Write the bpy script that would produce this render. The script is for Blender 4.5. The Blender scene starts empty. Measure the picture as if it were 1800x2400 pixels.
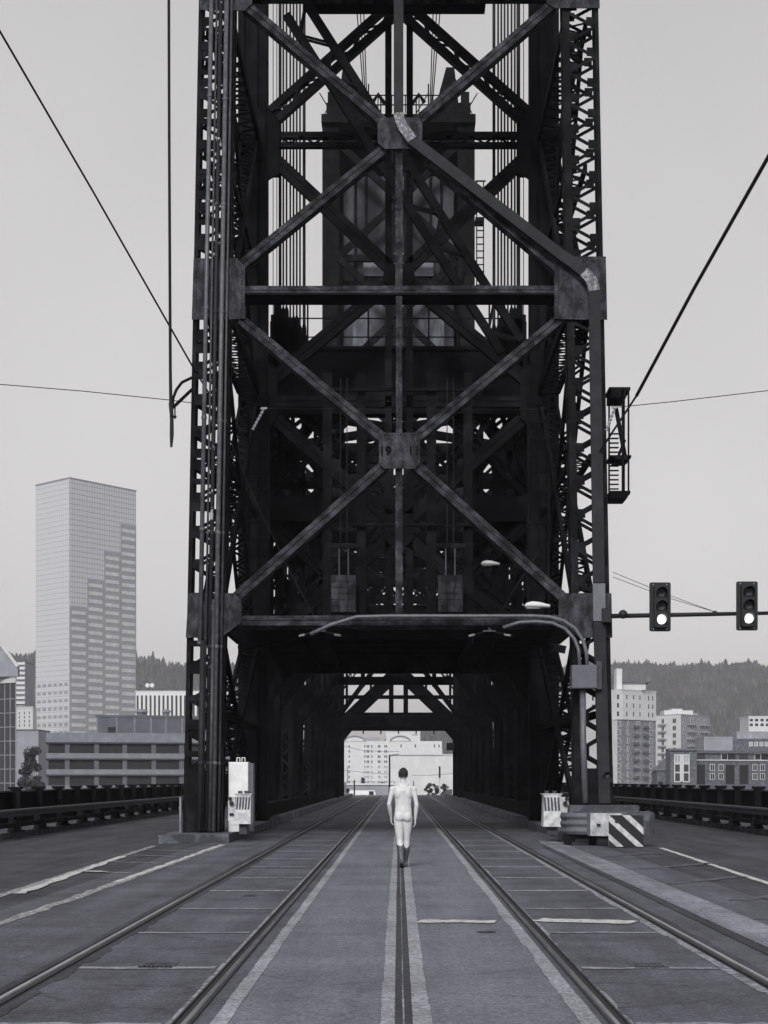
import bpy, bmesh, math, random
from mathutils import Vector, Matrix, noise
import numpy as np
rnd = random.Random(11)
S = bpy.context.scene
# ------------------------------------------------------------------ camera, sky, sun, exposure
CAMH = 1.62; F = 4500.0; VX = 934.0; VY = 1826.0; K = 1/0.9217
cd = bpy.data.cameras.new("camera"); cam = bpy.data.objects.new("camera", cd)
S.collection.objects.link(cam); S.camera = cam
cam.location = (0, 0, CAMH); cam.rotation_euler = (math.pi/2, 0, 0)
cd.sensor_fit = 'HORIZONTAL'; cd.sensor_width = 36; cd.lens = 36*F/1800
cd.shift_x = -(VX-900)/1800; cd.shift_y = (VY-1200)/1800
cd.clip_start = 0.1; cd.clip_end = 20000
SUN_EL = 34; SUN_AZ = -170
W = bpy.data.worlds.new("World"); S.world = W; W.use_nodes = True
nt = W.node_tree; nt.nodes.clear()
sky = nt.nodes.new("ShaderNodeTexSky"); sky.sky_type = 'NISHITA'; sky.sun_disc = False
sky.sun_elevation = math.radians(SUN_EL); sky.sun_rotation = math.radians(SUN_AZ)
sky.air_density = 1.2; sky.dust_density = 4.0; sky.ozone_density = 1.0
bw = nt.nodes.new("ShaderNodeRGBToBW"); tint = nt.nodes.new("ShaderNodeMix"); tint.data_type = 'RGBA'; tint.blend_type = 'MULTIPLY'
tint.inputs[0].default_value = 1.0; tint.inputs[7].default_value = (1.0, 0.985, 0.99, 1)
bg = nt.nodes.new("ShaderNodeBackground"); bg.inputs[1].default_value = 0.15
wo = nt.nodes.new("ShaderNodeOutputWorld")
nt.links.new(sky.outputs[0], bw.inputs[0])
pw = nt.nodes.new("ShaderNodeMath"); pw.operation = 'POWER'; pw.inputs[1].default_value = .45; nt.links.new(bw.outputs[0], pw.inputs[0])
tcw = nt.nodes.new("ShaderNodeTexCoord"); cn = nt.nodes.new("ShaderNodeTexNoise"); cn.inputs['Scale'].default_value = 2.2; cn.inputs['Detail'].default_value = 5; nt.links.new(tcw.outputs['Generated'], cn.inputs['Vector'])
cm = nt.nodes.new("ShaderNodeMapRange"); cm.inputs[1].default_value = .3; cm.inputs[2].default_value = .7; cm.inputs[3].default_value = 1.62; cm.inputs[4].default_value = 1.92; nt.links.new(cn.outputs[0], cm.inputs[0])
ml = nt.nodes.new("ShaderNodeMath"); ml.operation = 'MULTIPLY'; nt.links.new(pw.outputs[0], ml.inputs[0]); nt.links.new(cm.outputs[0], ml.inputs[1]); nt.links.new(ml.outputs[0], tint.inputs[6])
nt.links.new(tint.outputs[2], bg.inputs[0]); nt.links.new(bg.outputs[0], wo.inputs[0])
sd = bpy.data.lights.new("sun", 'SUN'); sun = bpy.data.objects.new("sun", sd); S.collection.objects.link(sun)
sd.energy = 1.75; sd.angle = math.radians(14); sd.color = (1.0, 0.985, 0.96)
a_, e_ = math.radians(SUN_AZ), math.radians(SUN_EL)
sdir = Vector((math.sin(a_)*math.cos(e_), math.cos(a_)*math.cos(e_), math.sin(e_)))
sun.rotation_euler = sdir.to_track_quat('Z', 'Y').to_euler(); sun.location = (-40, -60, 60)
S.view_settings.view_transform = 'Standard'; S.view_settings.look = 'None'
S.view_settings.exposure = 0.48; S.view_settings.gamma = 1.0
S.cycles.max_bounces = 6; S.cycles.volume_bounces = 0

# ------------------------------------------------------------------ helpers
def P(px, py, Z): return Vector(((px-VX)*Z/F, Z, CAMH+(VY-py)*Z/F))
def V(vx, vy, Z): return P(vx*K, vy*K, Z)
Z0, LEAN = 50.4, 0.17
def Rp(vx, vy, off=0.0):
    d = VY-vy*K
    h = (CAMH+Z0*d/F)/(1-LEAN*d/F); Z = Z0+LEAN*h
    return Vector(((vx*K-VX)*Z/F, Z-off, h))
def zr(h): return Z0+LEAN*h

class MB:
    def __init__(s): s.v = []; s.f = []; s.m = []
    def add(s, vs, fs, mi=0):
        b = len(s.v); s.v += [tuple(p) for p in vs]; s.f += [tuple(i+b for i in f) for f in fs]; s.m += [mi]*len(fs); return s
    def box(s, c, d, mi=0):
        x, y, z = c; a, b, e = d[0]/2, d[1]/2, d[2]/2
        vs = [(x-a,y-b,z-e),(x+a,y-b,z-e),(x+a,y+b,z-e),(x-a,y+b,z-e),(x-a,y-b,z+e),(x+a,y-b,z+e),(x+a,y+b,z+e),(x-a,y+b,z+e)]
        return s.add(vs, BOXF, mi)
    def bx(s, x0, x1, y0, y1, z0, z1, mi=0): return s.box(((x0+x1)/2,(y0+y1)/2,(z0+z1)/2),(abs(x1-x0),abs(y1-y0),abs(z1-z0)),mi)
    def beam(s, p, q, w, t, n=(0,-1,0), mi=0):
        p, q, n = Vector(p), Vector(q), Vector(n); a = (q-p)
        if a.length < 1e-6: return s
        a.normalize(); u = a.cross(n)
        if u.length < 1e-4: u = a.cross(Vector((1,0,0)))
        u.normalize(); n = u.cross(a).normalized()
        u, n = u*w/2, n*t/2
        vs = [p-u-n, p+u-n, p+u+n, p-u+n, q-u-n, q+u-n, q+u+n, q-u+n]
        return s.add(vs, BOXF, mi)
    def brace(s, p, q, w, d, n=(0,-1,0), mi=0):          # riveted strut: two angles with a recess between, tie plates behind
        p, q, n = Vector(p), Vector(q), Vector(n).normalized()
        a = (q-p).normalized(); u = a.cross(n).normalized()
        s.beam(p-n*d/2, q-n*d/2, w*0.92, d*0.96, n, mi)
        for k in (-1, 1): s.beam(p+u*k*w*.27+n*.01, q+u*k*w*.27+n*.01, w*.46, .03, n, mi)
        return s
    def lace(s, a0, a1, b0, b1, per, w, t, n, mi=0, double=False):
        a0, a1, b0, b1 = map(Vector, (a0, a1, b0, b1)); L = (a1-a0).length; k = max(2, int(L/per*2))
        for i in range(k):
            t0, t1 = i/k, (i+1)/k
            p, q = (a0.lerp(a1,t0), b0.lerp(b1,t1)) if i % 2 == 0 else (b0.lerp(b1,t0), a0.lerp(a1,t1))
            s.beam(p, q, w, t, n, mi)
            if double:
                p, q = (b0.lerp(b1,t0), a0.lerp(a1,t1)) if i % 2 == 0 else (a0.lerp(a1,t0), b0.lerp(b1,t1))
                s.beam(p, q, w, t*.9, n, mi)
        return s
    def laced(s, p, q, w, d, n=(0,-1,0), per=.9, ch=.12, bar=.07):   # two chords joined by zigzag lacing
        p, q, n = Vector(p), Vector(q), Vector(n).normalized(); u = (q-p).normalized().cross(n).normalized()*(w-ch)/2
        s.beam(p-u, q-u, ch, d, n); s.beam(p+u, q+u, ch, d, n)
        m = n*(d/2-.02); s.lace(p-u+m, q-u+m, p+u+m, q+u+m, per, bar, .03, n)
        if d > .2: s.lace(p-u-m, q-u-m, p+u-m, q+u-m, per, bar, .03, n)
        return s
    def tube(s, pts, r, n=8, mi=0, cap=True):
        pts = [Vector(p) for p in pts]; rs = r if isinstance(r, (list, tuple)) else [r]*len(pts); b = len(s.v); prev = None
        for i, p in enumerate(pts):
            a = (pts[min(i+1,len(pts)-1)]-pts[max(i-1,0)]).normalized()
            if prev is None: u = a.orthogonal().normalized()
            else: u = (prev-a*prev.dot(a)).normalized()
            prev = u; w = a.cross(u)
            for k in range(n):
                t = 2*math.pi*k/n; s.v.append(tuple(p+(u*math.cos(t)+w*math.sin(t))*rs[i]))
        for i in range(len(pts)-1):
            for k in range(n):
                s.f.append((b+i*n+k, b+i*n+(k+1)%n, b+(i+1)*n+(k+1)%n, b+(i+1)*n+k)); s.m.append(mi)
        if cap:
            s.f.append(tuple(b+k for k in reversed(range(n)))); s.m.append(mi)
            e = b+(len(pts)-1)*n; s.f.append(tuple(e+k for k in range(n))); s.m.append(mi)
        return s
    def prism(s, poly, axis, d0, d1, mi=0):              # polygon in the plane across axis ('x','y','z') extruded d0..d1
        n = len(poly); c = {'x': lambda a,b,d:(d,a,b), 'y': lambda a,b,d:(a,d,b), 'z': lambda a,b,d:(a,b,d)}[axis]
        vs = [c(a,b,d0) for a,b in poly]+[c(a,b,d1) for a,b in poly]
        fs = [tuple(range(n)), tuple(range(2*n-1, n-1, -1))]+[(i, i+n, (i+1)%n+n, (i+1)%n) for i in range(n)]
        return s.add(vs, fs, mi)
    def sphere(s, c, r, nu=12, nv=8, mi=0):
        r = r if isinstance(r, (tuple, list)) else (r, r, r); vs = [(c[0],c[1],c[2]+r[2])]
        for i in range(1, nv):
            t = math.pi*i/nv
            for k in range(nu):
                a = 2*math.pi*k/nu; vs.append((c[0]+r[0]*math.sin(t)*math.cos(a), c[1]+r[1]*math.sin(t)*math.sin(a), c[2]+r[2]*math.cos(t)))
        vs.append((c[0],c[1],c[2]-r[2])); fs = []; E = len(vs)-1
        for k in range(nu):
            fs.append((0, 1+k, 1+(k+1)%nu)); o = 1+(nv-2)*nu; fs.append((E, o+(k+1)%nu, o+k))
            for i in range(nv-2): o = 1+i*nu; fs.append((o+k, o+nu+k, o+nu+(k+1)%nu, o+(k+1)%nu))
        return s.add(vs, fs, mi)
    def build(s, name, mats, parent=None, smooth=False, fixn=True):
        me = bpy.data.meshes.new(name)
        off = parent.get('_w', (0,0,0)) if parent else (0,0,0)
        off = Vector(off)
        vs = [tuple(Vector(p)-off) for p in s.v] if off.length else s.v
        me.from_pydata(vs, [], s.f)
        for m in (mats if isinstance(mats, (list, tuple)) else [mats]): me.materials.append(m)
        me.polygons.foreach_set('material_index', s.m)
        if fixn:
            bm = bmesh.new(); bm.from_mesh(me); bmesh.ops.recalc_face_normals(bm, faces=bm.faces); bm.to_mesh(me); bm.free()
        if smooth: me.polygons.foreach_set('use_smooth', [True]*len(me.polygons))
        o = bpy.data.objects.new(name, me); S.collection.objects.link(o)
        if parent: o.parent = parent; o['_w'] = tuple(off)
        return o
BOXF = [(0,3,2,1),(4,5,6,7),(0,1,5,4),(1,2,6,5),(2,3,7,6),(3,0,4,7)]
def tag(o, label, cat, group=None):
    o['label'] = label; o['category'] = cat
    if group: o['group'] = group
    return o
def thing(name, label, cat, loc, group=None):
    o = bpy.data.objects.new(name, None); S.collection.objects.link(o); o.location = loc; o['_w'] = tuple(loc)
    o.empty_display_size = .3
    return tag(o, label, cat, group)
def struct(o): o['kind'] = 'structure'; return o
def copies(proto, locs, parent):
    for l in locs:
        c = proto.copy(); S.collection.objects.link(c); c.parent = parent; c.location = l

# ------------------------------------------------------------------ materials (a black and white world: greys with a faint blue)
def g(v, b=None):
    if b is None: b = 1.0+.22*max(0, min(1, (.42-v)/.28))
    return (v*.97, v*(.985+.03*(b-1)/.22), min(1, v*b), 1)
def mat(name, v, rough=.7, var=0, scale=2.0, spec=.25, metal=0, v2=None, lo=.45, hi=.65, bump=0, bscale=40, stretch=None, fine=0):
    m = bpy.data.materials.new(name); m.use_nodes = True; t = m.node_tree; b = t.nodes['Principled BSDF']; L = t.links.new
    b.inputs['Base Color'].default_value = g(v); b.inputs['Roughness'].default_value = rough
    b.inputs['Specular IOR Level'].default_value = spec; b.inputs['Metallic'].default_value = metal
    geo = t.nodes.new('ShaderNodeNewGeometry'); vec = geo.outputs['Position']
    if stretch:
        mp = t.nodes.new('ShaderNodeMapping'); mp.inputs['Scale'].default_value = stretch; L(vec, mp.inputs[0]); vec = mp.outputs[0]
    last = None
    if var or v2 is not None:
        n = t.nodes.new('ShaderNodeTexNoise'); n.inputs['Scale'].default_value = scale; n.inputs['Detail'].default_value = 8; n.inputs['Roughness'].default_value = .65
        L(vec, n.inputs['Vector']); r = t.nodes.new('ShaderNodeValToRGB'); L(n.outputs[0], r.inputs[0])
        r.color_ramp.elements[0].position = lo; r.color_ramp.elements[1].position = hi
        r.color_ramp.elements[0].color = g(v*(1-var)); r.color_ramp.elements[1].color = g(v2 if v2 is not None else v*(1+var))
        last = r.outputs[0]
    if fine:
        n2 = t.nodes.new('ShaderNodeTexNoise'); n2.inputs['Scale'].default_value = bscale; n2.inputs['Detail'].default_value = 3
        L(geo.outputs['Position'], n2.inputs['Vector'])
        r2 = t.nodes.new('ShaderNodeMapRange'); r2.inputs[1].default_value = .3; r2.inputs[2].default_value = .7; r2.inputs[3].default_value = 1-fine; r2.inputs[4].default_value = 1+fine
        L(n2.outputs[0], r2.inputs[0]); mx = t.nodes.new('ShaderNodeMix'); mx.data_type = 'RGBA'; mx.blend_type = 'MULTIPLY'; mx.inputs[0].default_value = 1
        if last is None: mx.inputs[6].default_value = g(v)
        else: L(last, mx.inputs[6])
        L(r2.outputs[0], mx.inputs[7]); last = mx.outputs[2]
    if last is not None: L(last, b.inputs['Base Color'])
    if bump:
        n3 = t.nodes.new('ShaderNodeTexNoise'); n3.inputs['Scale'].default_value = bscale; n3.inputs['Detail'].default_value = 4; L(geo.outputs['Position'], n3.inputs['Vector'])
        bp = t.nodes.new('ShaderNodeBump'); bp.inputs['Strength'].default_value = bump; bp.inputs['Distance'].default_value = .02; L(n3.outputs[0], bp.inputs['Height']); L(bp.outputs[0], b.inputs['Normal'])
    return m
M = {}
M['steel'] = mat('black painted steel', .0085, .7, .4, 1.4, .05, v2=.016, fine=.3, bscale=16)
M['steel_in'] = mat('shaded black steel', .0105, .8, .35, 1.0, .02, v2=.014)  # steel for shaded members; interior shade tuned into its tone and low sheen
M['steel_worn'] = mat('worn steel plate', .022, .65, .35, 4.2, .08, v2=.07, lo=.42, hi=.72, fine=.35, bscale=18, stretch=(1,1,.45))
M['steel_brace'] = mat('weathered steel brace', 0.016, .65, .4, 2.6, .06, v2=.075, lo=.42, hi=.74, fine=.45, bscale=14)
M['pipe_lt'] = mat('grey galvanised pipe', 0.085, .45, .25, 6, .4, fine=.15)
M['pipe_md'] = mat('dark grey pipe', 0.045, .5, .3, 5, .35, fine=.2)
M['pipe_dk'] = mat('black pipe', .02, .6, .3, 5, .2)
M['pipe_peel'] = mat('peeling painted pipe', .02, .6, .2, 4.5, .2, v2=.4, lo=.62, hi=.65)
M['conduit'] = mat('galvanised conduit', .1, .45, .2, 6, .4, fine=.15)
M['duct'] = mat('painted duct', .021, .6, .2, 2, .1, fine=.12)
M['duct_lt'] = mat('bare metal elbow', .09, .5, .35, 9, .3, v2=.22, fine=.35, bscale=18)
M['asphalt'] = mat('worn asphalt', 0.085, .85, .22, .55, .2, lo=.35, hi=.7, bump=.35, bscale=55, fine=.35)
M['asphalt_dk'] = mat('dark asphalt lane', 0.05, .85, .3, .35, .2, lo=.3, hi=.7, bump=.35, bscale=55, fine=.35, stretch=(1,.12,1))
M['slab'] = mat('track slab', 0.09, .85, .2, .6, .2, lo=.35, hi=.7, bump=.3, bscale=60, fine=.3)
M['centre'] = mat('centre slab', 0.13, .85, .16, .45, .2, lo=.35, hi=.7, bump=.3, bscale=60, fine=.28)
M['grout'] = mat('pale grout strip', 0.27, .85, .2, 3, .2, fine=.25, bscale=25)
M['seam'] = mat('pale joint', .12, .85, .2, 7, .2, v2=.28, lo=.36, hi=.58, fine=.3)
M['joint'] = mat('dark joint filler', 0.045, .8, .3, 4, .2, fine=.3)
M['paint'] = mat('worn white road paint', .1, .7, .2, 11, .3, v2=.5, lo=.36, hi=.47, fine=.3, bscale=50)
M['paint_old'] = mat('faded road paint', .06, .8, .1, 16, .25, v2=.38, lo=.42, hi=.56, fine=.35, bscale=60)
M['paint_faint'] = mat('nearly worn off paint', .05, .8, .1, 7, .2, v2=.13, lo=.42, hi=.62, fine=.35, bscale=50)
M['rail'] = mat('polished rail head', .34, .32, .3, 5, .5, metal=.8, stretch=(6,.2,1))
M['rail_side'] = mat('rusty rail side', .035, .7, .3, 6)
M['concrete'] = mat('old concrete kerb', 0.075, .85, .3, 2.2, .2, v2=0.14, bump=.3, bscale=30, fine=.25)
M['kerb'] = mat('worn kerb', .13, .85, .4, 1.5, .2, v2=.2, fine=.3, bscale=20)
M['conc_lt'] = mat('pale concrete', 0.2, .85, .2, 2, .2, fine=.25, bscale=35)
M['white'] = mat('white paint', 0.76, .55, .08, 3, .3)
M['white_dirty'] = mat('dirty white paint', .4, .65, .3, 5, .25, v2=.56, lo=.35, hi=.6, fine=.1, bscale=30)
M['black'] = mat('black paint and opening shade', .016, .6, 0, 1, .25)
M['grey'] = mat('grey enclosure', 0.11, .6, .1, 6, .3, fine=.12)
M['grey_dk'] = mat('dark grey metal', .05, .6, .2, 4, .25)
M['cable'] = mat('black cable', .018, .6, 0, 1, .2)
M['insul'] = mat('glazed insulator', .28, .3, .2, 30, .5)
M['skin'] = mat('skin', 0.57, .5, .06, 9, .35)
M['hair'] = mat('dark hair', .018, .6, .4, 60, .3)
M['boot'] = mat('boot leather', 0.085, .45, .35, 14, .45)
M['boot_dk'] = mat('dark boot sole', .015, .5, 0, 1, .4)
M['leaf'] = mat('leaves', .06, .7, .5, 1.5, .2)
M['leaf_lt'] = mat('paler leaves', .1, .7, .4, 1.5, .2)
M['bark'] = mat('bark', .06, .9)
M['forest'] = mat('conifer foliage', 0.045, .85, .5, .03, .1, fine=.3, bscale=.2)
M['forest_lt'] = mat('pale conifer foliage', 0.065, .85, .5, .03, .1); M['forest_dk'] = mat('dark conifer foliage', .028, .85, .5, .03, .1)
M['ground'] = mat('city ground', .16, .9, .2, .02)
M['glass'] = mat('window glass', .03, .15, 0, 1, .6)
M['glass_lt'] = mat('pale window glass', .3, .3, .15, .3, .5)
M['wall_white'] = mat('white rendered wall', 0.58, .85, .06, .3)
M['wall_pale'] = mat('pale wall', 0.53, .85, .08, .3)
M['wall_grey'] = mat('grey wall', .27, .85, .12, .3)
M['brick'] = mat('brick wall', .22, .9, .25, 1.2, fine=.3, bscale=1.5)
M['brick_dk'] = mat('dark brick wall', .115, .9, .25, 1.2, fine=.3, bscale=2)
M['garage'] = mat('garage concrete', .11, .9, .12, .5)
M['garage_lt'] = mat('garage pale band', .19, .9, .12, .8)
M['roof'] = mat('roofing', .12, .9, .2, .5)
M['fin'] = mat('white fins', 0.6, .8)
def emis(name, v, s):
    m = bpy.data.materials.new(name); m.use_nodes = True; b = m.node_tree.nodes['Principled BSDF']
    b.inputs['Base Color'].default_value = g(.6); b.inputs['Emission Color'].default_value = (v, v, v*.97, 1); b.inputs['Emission Strength'].default_value = s; return m
M['lit'] = emis('lit signal lens', 1, 1.05)
def roadmat(name, v, stain=.35, streak=.2, agg=.3, crack=.5, cs=.45):
    m = mat(name, v, .85, 0, 1, .2); t = m.node_tree; b = t.nodes['Principled BSDF']; L = t.links.new
    geo = t.nodes.new('ShaderNodeNewGeometry')
    def noise_(scale, det, sx=1, sy=1, rough=.6):
        mp = t.nodes.new('ShaderNodeMapping'); mp.inputs['Scale'].default_value = (sx, sy, 1); L(geo.outputs['Position'], mp.inputs[0])
        n = t.nodes.new('ShaderNodeTexNoise'); n.inputs['Scale'].default_value = scale; n.inputs['Detail'].default_value = det; n.inputs['Roughness'].default_value = rough; L(mp.outputs[0], n.inputs['Vector']); return n.outputs[0]
    def rng(x, a, b_, c, d):
        r = t.nodes.new('ShaderNodeMapRange'); L(x, r.inputs[0])
        for i, q in enumerate((a, b_, c, d)): r.inputs[i+1].default_value = q
        return r.outputs[0]
    def mul(x, y):
        q = t.nodes.new('ShaderNodeMath'); q.operation = 'MULTIPLY'; L(x, q.inputs[0]); L(y, q.inputs[1]); return q.outputs[0]
    f = rng(noise_(.55, 9, rough=.7), .34, .62, 1-stain, 1+stain*.45)
    f = mul(f, rng(noise_(2.2, 5, 1, .07), .35, .65, 1-streak, 1+streak))
    f = mul(f, rng(noise_(42, 2), .38, .62, 1-agg, 1+agg))
    f = mul(f, rng(noise_(13, 3), .36, .64, 1-agg*.5, 1+agg*.5))
    f = mul(f, rng(noise_(3.1, 6, rough=.75), .64, .70, 1, .55))
    vo = t.nodes.new('ShaderNodeTexVoronoi'); vo.feature = 'DISTANCE_TO_EDGE'; vo.inputs['Scale'].default_value = cs
    ad = t.nodes.new('ShaderNodeVectorMath'); ad.operation = 'ADD'; sc = t.nodes.new('ShaderNodeVectorMath'); sc.operation = 'SCALE'; sc.inputs[3].default_value = .5
    nc = t.nodes.new('ShaderNodeTexNoise'); nc.inputs['Scale'].default_value = 2.5; nc.inputs['Detail'].default_value = 5; L(geo.outputs['Position'], nc.inputs['Vector']); L(nc.outputs[1], sc.inputs[0]); L(geo.outputs['Position'], ad.inputs[0]); L(sc.outputs[0], ad.inputs[1]); L(ad.outputs[0], vo.inputs['Vector'])
    ck = rng(vo.outputs[0], .0, .012, crack, 1); f = mul(f, ck)
    mx = t.nodes.new('ShaderNodeMix'); mx.data_type = 'RGBA'; mx.blend_type = 'MULTIPLY'; mx.inputs[0].default_value = 1; mx.inputs[6].default_value = g(v); L(f, mx.inputs[7]); L(mx.outputs[2], b.inputs['Base Color'])
    bp = t.nodes.new('ShaderNodeBump'); bp.inputs['Strength'].default_value = .4; bp.inputs['Distance'].default_value = .01; L(noise_(60, 3), bp.inputs['Height']); L(bp.outputs[0], b.inputs['Normal'])
    return m
M['asphalt'] = roadmat('worn asphalt', .09, crack=.7); M['asphalt_dk'] = roadmat('dark asphalt lane', .052, .3, .3, crack=.6)
M['slab'] = roadmat('track slab', 0.09, crack=.7, cs=.25); M['centre'] = roadmat('centre slab', .142, .22, .12, crack=.8, cs=.2)
M['grout'] = roadmat('pale grout strip', .27, .3, .1, .35, .6, 1.2); M['strip'] = roadmat('pale concrete strip', .19, .3, .25, .35, .6, .5); M['joint'] = roadmat('dark joint filler', .048, .2, .3, .3, .8)
# tower cladding: fine grid of panels seen on the upper blank storeys
def gridmat(name, v, line, sx, sz, w):
    m = mat(name, v, .35, .05, .05, .5); t = m.node_tree; b = t.nodes['Principled BSDF']; L = t.links.new
    tc = t.nodes.new('ShaderNodeUVMap'); sp = t.nodes.new('ShaderNodeSeparateXYZ'); L(tc.outputs[0], sp.inputs[0]); outs = []
    for o, per in ((sp.outputs[0], sx), (sp.outputs[1], sz)):
        d = t.nodes.new('ShaderNodeMath'); d.operation = 'DIVIDE'; L(o, d.inputs[0]); d.inputs[1].default_value = per
        f = t.nodes.new('ShaderNodeMath'); f.operation = 'FRACT'; L(d.outputs[0], f.inputs[0])
        c = t.nodes.new('ShaderNodeMath'); c.operation = 'LESS_THAN'; L(f.outputs[0], c.inputs[0]); c.inputs[1].default_value = w/per; outs.append(c.outputs[0])
    mx = t.nodes.new('ShaderNodeMath'); mx.operation = 'MAXIMUM'; L(outs[0], mx.inputs[0]); L(outs[1], mx.inputs[1])
    mi = t.nodes.new('ShaderNodeMix'); mi.data_type = 'RGBA'; mi.inputs[6].default_value = g(v, 1.03); mi.inputs[7].default_value = g(line); L(mx.outputs[0], mi.inputs[0]); L(mi.outputs[2], b.inputs['Base Color'])
    return m

# ------------------------------------------------------------------ ground, road, pavements, markings
def sheet(name, x0, x1, y0, y1, z, m):
    return struct(MB().add([(x0,y0,z),(x1,y0,z),(x1,y1,z),(x0,y1,z)], [(0,1,2,3)]).build(name, m, fixn=False))
CREST = 182
sheet('ground', -9000, 9000, -500, 9000, -14, M['ground'])
struct(MB().bx(-12.6, 12.6, -6, CREST, -1.2, 0).build('road', M['asphalt_dk']))
for k in (-1, 1):
    xa, xb = sorted((k*10.5, k*12.4))
    struct(MB().bx(xa, xb, -6, CREST, .004, .18).build('pavement', M['concrete']))
sheet('road_surface', -4.9, 4.9, -6, CREST-.2, .004, M['asphalt'])
struct(MB().add([(-12.6,CREST,0),(12.6,CREST,0),(60,700,-9),(-60,700,-9)], [(0,1,2,3)]).build('approach_road', M['asphalt'], fixn=False))
struct(MB().bx(-4.3, 4.3, CREST-.5, CREST-.05, .008, .12).build('kerb', M['conc_lt']))
sheet('centre_slab', -1.135, 1.235, -6, CREST-.6, .008, M['centre'])
for k in (-1, 1): sheet('track_slab', min(k*1.49, k*2.83), max(k*1.49, k*2.83), -6, CREST-.6, .008, M['slab'])
# ragged pale strips beside the inner rails and the centre joint
def ragged(name, x0, x1, y0, y1, z, m, j0, j1, step=.12, seed=1):
    r = random.Random(seed); mb = MB(); y = y0; rows = []; c0 = c1 = 0
    while y <= y1:
        if r.random() < .12: c0 = (r.random()-.5)*j0
        if r.random() < .12: c1 = (r.random()-.5)*j1
        e = .5*noise.noise(Vector((y*2.3, seed, 0)))
        rows += [(x0+c0+(r.random()-.5)*j0*.35+e*j0*.5, y, z), (x1+c1+(r.random()-.5)*j1*.35+e*j1*.5, y, z)]; y += step*(1+.06*max(0,(y-20)))*r.uniform(.5,1.6)
    mb.add(rows, [(2*i, 2*i+1, 2*i+3, 2*i+2) for i in range(len(rows)//2-1)])
    return struct(mb.build(name, m, fixn=False))
ragged('grout_strip', -1.24, -1.13, 6, CREST-1, .012, M['grout'], .015, .012, seed=3)
ragged('grout_strip', 1.215, 1.335, 6, CREST-1, .012, M['grout'], .034, .006, seed=4)
ragged('grout_strip', -1.53, -1.475, 6, CREST-1, .012, M['seam'], .015, 0, seed=5)
ragged('grout_strip', 1.475, 1.55, 6, CREST-1, .012, M['seam'], 0, .05, seed=6)
ragged('grout_strip', -2.84, -2.72, 6, CREST-1, .012, M['joint'], 0, .07, seed=7)
ragged('grout_strip', 2.74, 2.82, 6, CREST-1, .012, M['seam'], .04, 0, seed=8)
ragged('grout_strip', 2.97, 3.06, 6, CREST-1, .012, M['joint'], 0, .03, seed=9)
ragged('grout_strip', -3.06, -2.98, 6, CREST-1, .012, M['joint'], .03, 0, seed=10)
ragged('centre_strip', -.125, -.025, 6, 120, .012, M['grout'], .012, .012, seed=21)
ragged('centre_strip', .095, .215, 6, 120, .012, M['grout'], .012, .02, seed=22)
ragged('centre_joint', -.025, .095, 6, 120, .013, M['joint'], 0, 0, seed=23)
ragged('centre_crack', .030, .038, 6, 60, .017, M['seam'], .006, .006, seed=24)
Zs = [F*CAMH/(d-0) for d in (448, 364, 307, 265, 234, 208, 188.5, 171.6, 157)]
zz = [Zs[0]-3.76]+Zs; zz += [zz[-1]+3.76*i for i in range(1, 34)]
for i, y in enumerate(zz):
    for k in (-1, 1):
        a, b = sorted((k*1.56, k*2.72)); w = rnd.uniform(.14, .22)*(1 if i < 4 else 1.7)
        r = random.Random(i*7+k); n = 7; vs = []
        for j in range(n+1):
            x = a+(b-a)*j/n; o = (r.random()-.5)*.07; vs += [(x, y+o, .014), (x, y+o+w*r.uniform(.6, 1.1), .014)]
        struct(MB().add(vs, [(2*j, 2*j+2, 2*j+3, 2*j+1) for j in range(n)]).build('slab_joint', M['seam'], fixn=False))
# painted lines
def line(name, pts, w, z, m, j=.03, seg=.5, seed=1):
    r = random.Random(seed); P0, P1 = Vector(pts[0]), Vector(pts[1]); n = max(2, int((P1-P0).length/seg)); d = (P1-P0).normalized(); u = Vector((-d.y, d.x))
    vs = []
    for i in range(n+1):
        p = P0.lerp(P1, i/n); a = p+u*(w/2+(r.random()-.5)*j); b = p-u*(w/2+(r.random()-.5)*j); vs += [(a.x,a.y,z),(b.x,b.y,z)]
    return struct(MB().add(vs, [(2*i, 2*i+1, 2*i+3, 2*i+2) for i in range(n)]).build(name, m, fixn=False))
line('road_marking', [(-5.9, 46.4), (-5.15, 8)], .14, .010, M['paint_old'], .05, seed=1)
line('road_marking', [(-5.75, 40), (-5.35, 27)], .16, .014, M['paint'], .07, seed=11)
line('road_marking', [(-4.3, 47.4), (-4.5, 8)], .17, .010, M['paint_old'], .08, seed=2)
line('road_marking', [(-4.33, 47), (-4.4, 30)], .12, .014, M['paint'], .08, seed=12)
for i, y in enumerate((33.2, 37.0, 40.2, 43.2)):
    line('road_marking', [(-5.55-.004*y, y+.5), (-4.6, y-.3)], .13, .014, M['paint_old'], .05, .12, seed=30+i)
line('road_marking', [(-5.5, 33.6), (-5.1, 33.3)], .3, .018, M['paint'], .12, .1, seed=39)
line('road_marking', [(6.15, 45), (5.1, 8)], .12, .010, M['paint'], .03, seed=3)
line('road_marking', [(.23, 21.7), (1.09, 21.6)], .42, .018, M['paint'], .1, .08, seed=5)
line('road_marking', [(1.58, 21.9), (2.64, 21.5)], .5, .018, M['paint'], .12, .08, seed=6)
for i, (x, y) in enumerate(((4.5, 41), (4.9, 36), (4.6, 31), (5.0, 27), (4.7, 23.5))):
    line('road_marking', [(x-.5, y-1.5), (x+1.1, y+.9)], .3, .010, M['paint_faint'], .1, .12, seed=50+i)
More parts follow.
